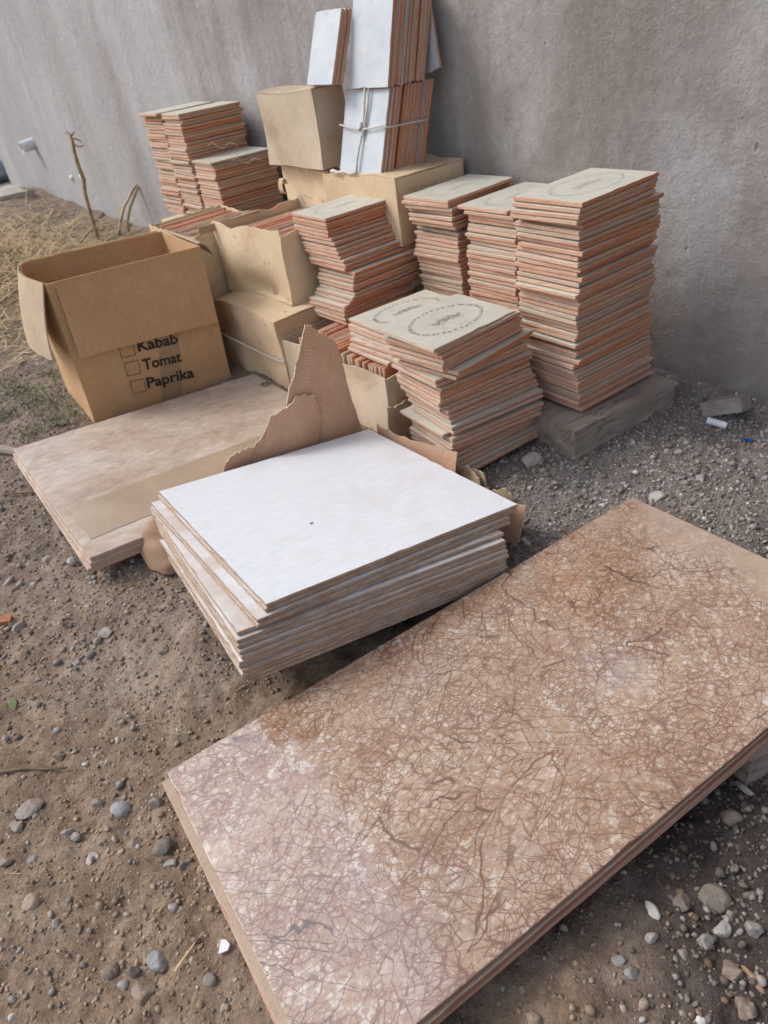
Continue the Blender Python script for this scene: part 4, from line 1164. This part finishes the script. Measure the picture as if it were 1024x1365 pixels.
# gravel, pebbles and soil crumbs
def scatter(name, n, area, size, dens, base, flat, label, cat, mat, seed, tint_fn, embed=.3, nvar=24):
    r = np.random.RandomState(seed)
    var = [stone_shape(base, seed * 10 + k, .4, 5) for k in range(nvar)]
    x = r.uniform(area[0], area[1], n); y = r.uniform(area[2], area[3], n)
    keep = r.rand(n) < dens(x, y)
    for cx, cy, yw, L, W in ((.209, .873, RAD(28), 1.12, .50), (-.118, 1.397, RAD(29), .55, .55), (-.555, 2.012, RAD(31), .80, .72)):
        keep &= ~rect_in(x, y, cx, cy, yw, L, W)
    keep &= (x * E2[0] + y * E2[1]) < WALL_T - .005
    x, y = x[keep], y[keep]; m = len(x)
    sz = size(r, m)
    yaw = r.uniform(0, 6.28, m); tl = r.normal(0, .35, m); tl2 = r.normal(0, .35, m)
    z = gz(x, y)
    vi = r.randint(0, nvar, m); sc = np.stack([sz, sz * r.uniform(.6, 1, m), sz * r.uniform(flat[0], flat[1], m)], 1) / 2
    Vb = np.stack(var)[vi] * sc[:, None, :]
    c, s = np.cos(tl)[:, None], np.sin(tl)[:, None]
    X_, Y_, Z_ = Vb[..., 0], Vb[..., 1], Vb[..., 2]
    Y_, Z_ = Y_ * c - Z_ * s, Y_ * s + Z_ * c
    c, s = np.cos(tl2)[:, None], np.sin(tl2)[:, None]
    X_, Z_ = X_ * c + Z_ * s, -X_ * s + Z_ * c
    c, s = np.cos(yaw)[:, None], np.sin(yaw)[:, None]
    X_, Y_ = X_ * c - Y_ * s, X_ * s + Y_ * c
    P_ = np.stack([X_ + x[:, None], Y_ + y[:, None], Z_ + z[:, None] + (sc[:, 2] * embed)[:, None]], -1)
    nb = Vb.shape[1]
    F_ = (base[1][None] + (np.arange(m) * nb)[:, None, None]).reshape(-1, 3)
    tint = np.repeat(tint_fn(r, x, y), nb)
    o = link(name, npmesh(name, P_.reshape(-1, 3), F_, False, {'tint': tint}), mat)
    return tag(o, label, cat, kind='stuff')
M['gravel'] = m_stuffstone('crushed_gravel', [(0, (.13, .107, .09)), (.3, (.225, .198, .175)), (.6, (.31, .288, .265)), (.85, (.40, .38, .355)), (1, (.60, .58, .55))])
M['crumb'] = m_stuffstone('soil_crumbs', [(0, (.135, .094, .064)), (.4, (.25, .183, .132)), (.7, (.345, .268, .20)), (.9, (.40, .34, .28)), (1, (.50, .465, .425))])
AREA = (-1.6, 1.25, .2, 3.1)
def seen(x, y):                                # ground in and a little beside the picture; the rest is left bare
    P_ = np.stack([x, y, np.full_like(x, -CAM_H)], 1)
    c = P_ @ np.array(fw)
    a = (P_ @ np.array(r2)) / np.maximum(c, .05); b = (P_ @ np.array(d2)) / np.maximum(c, .05)
    return (c > .1) & (np.abs(a) < .82) & (np.abs(b) < .96)
near = lambda y: np.clip(1.5 - .33 * y, .25, 1)
def d_grav(x, y):
    p = fbm(x * 5 + 3, y * 5, 3)
    return np.clip(.09 + grey_zone(x, y) * .95 + p * .8, .03, 1) * near(y) * seen(x, y)
def d_crumb(x, y):
    p = fbm(x * 4 + 13, y * 4, 4)
    return np.clip(.60 + 2.0 * p, .08, 1) * np.clip(1 - .4 * grey_zone(x, y), 0, 1) * near(y) * seen(x, y)
scatter('gravel', 110000, AREA, lambda r, m: np.clip(np.exp(r.normal(math.log(.0068), .50, m)), .0025, .024), d_grav, IC1, (.45, .85), 'loose crushed grey gravel over the ground', 'gravel', M['gravel'], 5,
        lambda r, x, y: np.clip(r.normal(.36 + .12 * grey_zone(x, y) - .30 * damp_shade_zone(x, y), .24, len(x)), 0, 1))
scatter('soil_crumbs', 110000, AREA, lambda r, m: np.clip(np.exp(r.normal(math.log(.0056), .5, m)), .0022, .02), d_crumb, IC1, (.3, .65), 'crumbs and clods of brown soil', 'soil', M['crumb'], 6,
        lambda r, x, y: np.clip(r.normal(.55 - .4 * damp_shade_zone(x, y), .18, len(x)), 0, 1), .05)
scatter('pebbles', 1500, AREA, lambda r, m: np.clip(np.exp(r.normal(math.log(.016), .32, m)), .010, .03), lambda x, y: np.clip(.10 + .7 * grey_zone(x, y) + fbm(x * 4 + 31, y * 4, 3), .02, 1) * seen(x, y), IC2, (.45, .8), 'scattered small pebbles on the dirt', 'pebbles', M['gravel'], 7,
        lambda r, x, y: np.clip(r.normal(.42, .2, len(x)), 0, 1), -.15)

# concrete chunk, pipe end and blue scrap by the wall
me = rough_box('concrete_chunk', (-.032, -.055, 0), (.032, .055, .042), 5, .004, 20, 9)
o = link('concrete_chunk', me, ST['grey'], None, (.990, 1.745, .012), (RAD(-24), RAD(12), RAD(38)))
tag(o, 'grey block of broken concrete tilted against the wall foot', 'rubble')
def ring_tube(name, L, ro, ri, mat, loc, rot, lab, cat):
    V_ = []; F_ = []; k = 20
    for (x, r_) in ((0, ro), (L, ro), (L, ri), (0, ri)):
        for j in range(k): V_.append((x, r_ * math.cos(6.2832 * j / k), r_ * math.sin(6.2832 * j / k)))
    for q in range(4):
        for j in range(k): F_.append((q * k + j, q * k + (j + 1) % k, ((q + 1) % 4) * k + (j + 1) % k, ((q + 1) % 4) * k + j))
    o = link(name, pymesh(name, V_, F_, smooth=False), mat, None, loc, rot)
    return tag(o, lab, cat)
ring_tube('plastic_tube', .052, .0095, .0075, M['pvc'], (.922, 1.722, .012), (0, RAD(8), RAD(-40)), 'short white plastic tube beside the concrete block', 'tube')
def crumple(name, s, mat, loc, lab, cat, seed):
    fn = lambda u, v: np.stack([(u - .5) * s, (v - .5) * s * .7, .35 * s * fbm(u * 3 + seed, v * 3, 3) + .25 * s], 1)
    o = sheet(name, fn, 8, 8, .001, mat); o.location = loc; o.rotation_euler = (.3, .2, seed)
    return tag(o, lab, cat)
crumple('plastic_scrap', .032, M['blue'], (.972, 1.60, g1(.972, 1.60) + .004), 'crumpled blue plastic scrap on the gravel near the wall', 'litter', 2)
# white ceramic shard, broken orange tile, leaf and straw bits
def flat_piece(name, pts, th, mat, loc, rot, lab, cat):
    n = len(pts); V_ = [(x, y, 0) for x, y in pts] + [(x * .97, y * .97, th) for x, y in pts]
    F_ = [tuple(reversed(range(n))), tuple(range(n, 2 * n))] + [(i, (i + 1) % n, n + (i + 1) % n, n + i) for i in range(n)]
    o = link(name, pymesh(name, V_, F_), mat, None, loc, rot); return tag(o, lab, cat)
flat_piece('ceramic_shard', [(-.009, -.006), (.005, -.009), (.011, -.003), (.008, .006), (.002, .010), (-.003, .003)], .004, M['shard'], (-.337, .548, g1(-.337, .548) + .004), (.15, -.1, .4), 'small curved white ceramic shard beside the pink slab edge', 'shard')
flat_piece('tile_fragment', [(-.016, -.010), (.014, -.013), (.017, .006), (.002, .014), (-.013, .009)], .007, M['brick'], (-.935, 1.375, g1(-.935, 1.375) + .003), (.1, .1, .2), 'broken orange tile fragment at the left edge of the dirt', 'fragment')
fn = lambda u, v: np.stack([(u - .5) * .045, (v - .5) * .016 * np.sin(np.pi * np.clip(u * .96 + .02, 0, 1)), .004 * np.sin(u * 3)], 1)
o = sheet('leaf', fn, 10, 4, .0006, M['leafm']); o.location = (-.85, 1.13, g1(-.85, 1.13) + .006); o.rotation_euler = (.2, 0, 2.0); tag(o, 'small green leaf on the dirt at the left edge', 'leaf')
tw = [(-.86, .955), (-.80, .947), (-.76, .945), (-.72, .938), (-.675, .928)]
o = link('twig', tube_mesh('twig', [(x, y, g1(x, y) + .007) for x, y in tw], [.0036, .0036, .003, .0026, .0016]), M['twig']); tag(o, 'thin brown twig lying on the dirt at the left edge', 'twig')
tw = [(-1.22, 1.99), (-1.12, 1.96), (-1.04, 1.95), (-.99, 1.93)]
o = link('twig', tube_mesh('twig', [(x, y, g1(x, y) + .008) for x, y in tw], [.003, .003, .003, .002]), M['twig']); tag(o, 'curved twig beside the left rim of the beige slabs', 'twig')
def blade(p0, d, L, wd, curl_, n=5):
    d = Vector(d).normalized(); side = d.cross(Vector((0, 0, 1)))
    if side.length < .01: side = Vector((1, 0, 0))
    side.normalize(); out = []
    for i in range(n + 1):
        f = i / n
        p = Vector(p0) + d * L * f + Vector((d.x, d.y, -.6)) * curl_ * L * f * f
        w_ = wd * (1 - f * .85) * .5
        out.append((p - side * w_, p + side * w_))
    return out
def blades_mesh(name, bl):
    V_ = []; F_ = []
    for b in bl:
        k = len(V_)
        for l, r_ in b: V_ += [l, r_]
        for i in range(len(b) - 1): F_.append((k + 2 * i, k + 2 * i + 1, k + 2 * i + 3, k + 2 * i + 2))
    return pymesh(name, V_, F_)
bl = []
for k in range(90):
    x = rnd.uniform(-.9, .9); y = rnd.uniform(.3, 1.6)
    if x > -.05 and y < 1.1: continue
    a = rnd.uniform(0, 6.28); bl.append(blade((x, y, g1(x, y) + .004), (math.cos(a), math.sin(a), .05), rnd.uniform(.015, .05), .0018, .1, 3))
a = .9; bl.append(blade((-.41, .53, g1(-.41, .53) + .008), (math.cos(a), math.sin(a), .12), .055, .004, .1)); 
o = link('straw_bits', blades_mesh('straw_bits', bl), M['straw_dry']); tag(o, 'bits of dry straw strewn over the dirt', 'straw', kind='stuff')

# grass tufts at the left
bl = []
tuf = [(-1.46, 2.86), (-1.40, 2.80), (-1.30, 2.80), (-1.28, 2.70), (-1.22, 2.66), (-1.20, 2.55), (-1.14, 2.60), (-1.32, 2.55), (-1.42, 2.60), (-1.06, 2.46), (-1.10, 2.40), (-1.16, 2.36), (-1.36, 2.42), (-1.5, 2.70), (-1.24, 2.92)]
for tx, ty in tuf:
    for k in range(42):
        x = tx + rnd.gauss(0, .035); y = ty + rnd.gauss(0, .035); a = rnd.uniform(0, 6.28); e = rnd.uniform(.5, 1.6)
        bl.append(blade((x, y, g1(x, y) - .004), (math.cos(a), math.sin(a), e), rnd.uniform(.03, .085), .0032, rnd.uniform(.1, .5)))
o = link('grass', blades_mesh('grass', bl), M['grass']); tag(o, 'thin green grass tufts left of the lettered box', 'grass', kind='stuff')

# straw heap by the wall behind the box
bl = []
for k in range(16000):
    s = rnd.uniform(3.4, 7.0); t = rnd.uniform(-.1, 1.8)
    p = WF(s, t); hgt = .13 * math.exp(-((s - 4.9) / .9) ** 2 - ((t - 1.0) / .45) ** 2)
    if rnd.random() > .16 + 8 * hgt: continue
    a = rnd.uniform(0, 6.28); z = g1(p.x, p.y) + rnd.uniform(0, 1) * hgt + .004
    bl.append(blade((p.x, p.y, z), (math.cos(a), math.sin(a), rnd.gauss(.08, .25)), rnd.uniform(.08, .34), rnd.uniform(.003, .009), rnd.uniform(0, .35), 4))
o = link('straw_heap', blades_mesh('straw_heap', bl), M['straw_dry']); tag(o, 'heap of dry straw by the wall behind the lettered box', 'straw', kind='stuff')
# dead stalk and bent reeds
st_ = empty('dead_stalk', (-1.552, 5.10, .05)); tag(st_, 'tall dead plant stalk standing by the wall behind the box', 'plant')
pts = [(0, 0, -.05), (.004, 0, .10), (.006, .005, .2), (.016, 0, .30), (.035, .005, .37), (.032, 0, .44), (.034, .003, .52), (.046, 0, .58), (.045, 0, .63)]
link('stem', tube_mesh('stem', pts, [.013, .0125, .012, .012, .013, .013, .012, .010, .006]), M['stalk'], st_)
for q in ([(.045, 0, .57), (.08, -.01, .55), (.11, -.01, .555)], [(.045, 0, .60), (.075, 0, .595), (.10, 0, .575)], [(.045, 0, .62), (.03, .01, .64), (.02, .01, .63)], [(.046, 0, .61), (.07, .01, .63), (.075, .01, .63)]):
    link('branch', tube_mesh('branch', q, [.006, .0045, .003], 5), M['stalk'], st_)
link('branch', tube_mesh('branch', [(.006, 0, .10), (-.10, -.10, .02), (-.19, -.2, -.06)], [.008, .007, .005], 5), M['stalk'], st_)
for lab, q in (('left one of two bent dry reeds by the wall', [(-1.44, 5.15, .02), (-1.40, 5.15, .12), (-1.34, 5.16, .22), (-1.25, 5.17, .31), (-1.22, 5.17, .33)]),
               ('right one of two bent dry reeds by the wall', [(-1.36, 5.15, .02), (-1.35, 5.15, .12), (-1.31, 5.16, .20), (-1.24, 5.17, .29), (-1.21, 5.17, .32)])):
    o = link('reed', tube_mesh('reed', q, [.011, .010, .009, .008, .006]), M['straw_dry']); tag(o, lab, 'reed', 'bent reeds')
o = link('reed', tube_mesh('reed', [(-1.10, 5.2, .03), (-1.11, 5.2, .15), (-1.15, 5.2, .27)], [.005, .005, .004]), M['straw_dry']); tag(o, 'thin single reed just left of the far tile stacks', 'reed')

# things at the far end of the wall
p = WF(6.95, 1.91, .52)
ps_ = ring_tube('wall_pipe', .11, .043, .035, M['pvc'], p, (0, RAD(6), YW + math.pi), 'white plastic pipe end sticking out of the far wall', 'pipe')
for s, z, lab in ((6.25, .30, 'left white plug set in the far wall'), (6.02, .32, 'right white plug set in the far wall')):
    o = link('wall_plug', tube_mesh('wall_plug', [WF(s, 1.91, z), WF(s, 1.885, z)], [.022, .018], 10), M['pvc']); tag(o, lab, 'plug', 'white plugs in the wall')
sk = stone_shape(IC3, 77, .3, 2) * np.array([.5, .35, .22])
o = link('sack', npmesh('sack', sk, IC3[1], True), M['sack'], None, WF(9.2, 2.15, .22), (0, 0, .4)); tag(o, 'blue grey sack lying beyond the end of the wall', 'sack')
bm_ = rough_box('brick_pier', (-.5, -.4, -.2), (.5, .4, .9), 4, .01, 4, 3)
o = link('brick_pier', bm_, M['redbrick'], None, WF(10.6, 2.3, 0), (0, 0, .5)); tag(o, 'dull red brick pier far beyond the end of the wall', 'pier')
me = rough_box('flat_stone', (-.5, -.35, -.1), (.5, .35, .10), 5, .05, 2.2, 12)
o = link('flat_stone', me, ST['pale'], None, WF(7.3, 1.25, .10), (0, 0, YW)); tag(o, 'pale flat rock at the far foot of the wall', 'rock')
me = rough_box('wood_slat', (-.09, -.012, 0), (.09, .012, .012), 4, .0015, 20, 3)
o = link('wood_slat', me, M['wood'], None, (-1.235, 2.262, g1(-1.235, 2.262) + .01), (0, 0, RAD(-32))); tag(o, 'thin wood slat poking out left of the beige slabs', 'slat')
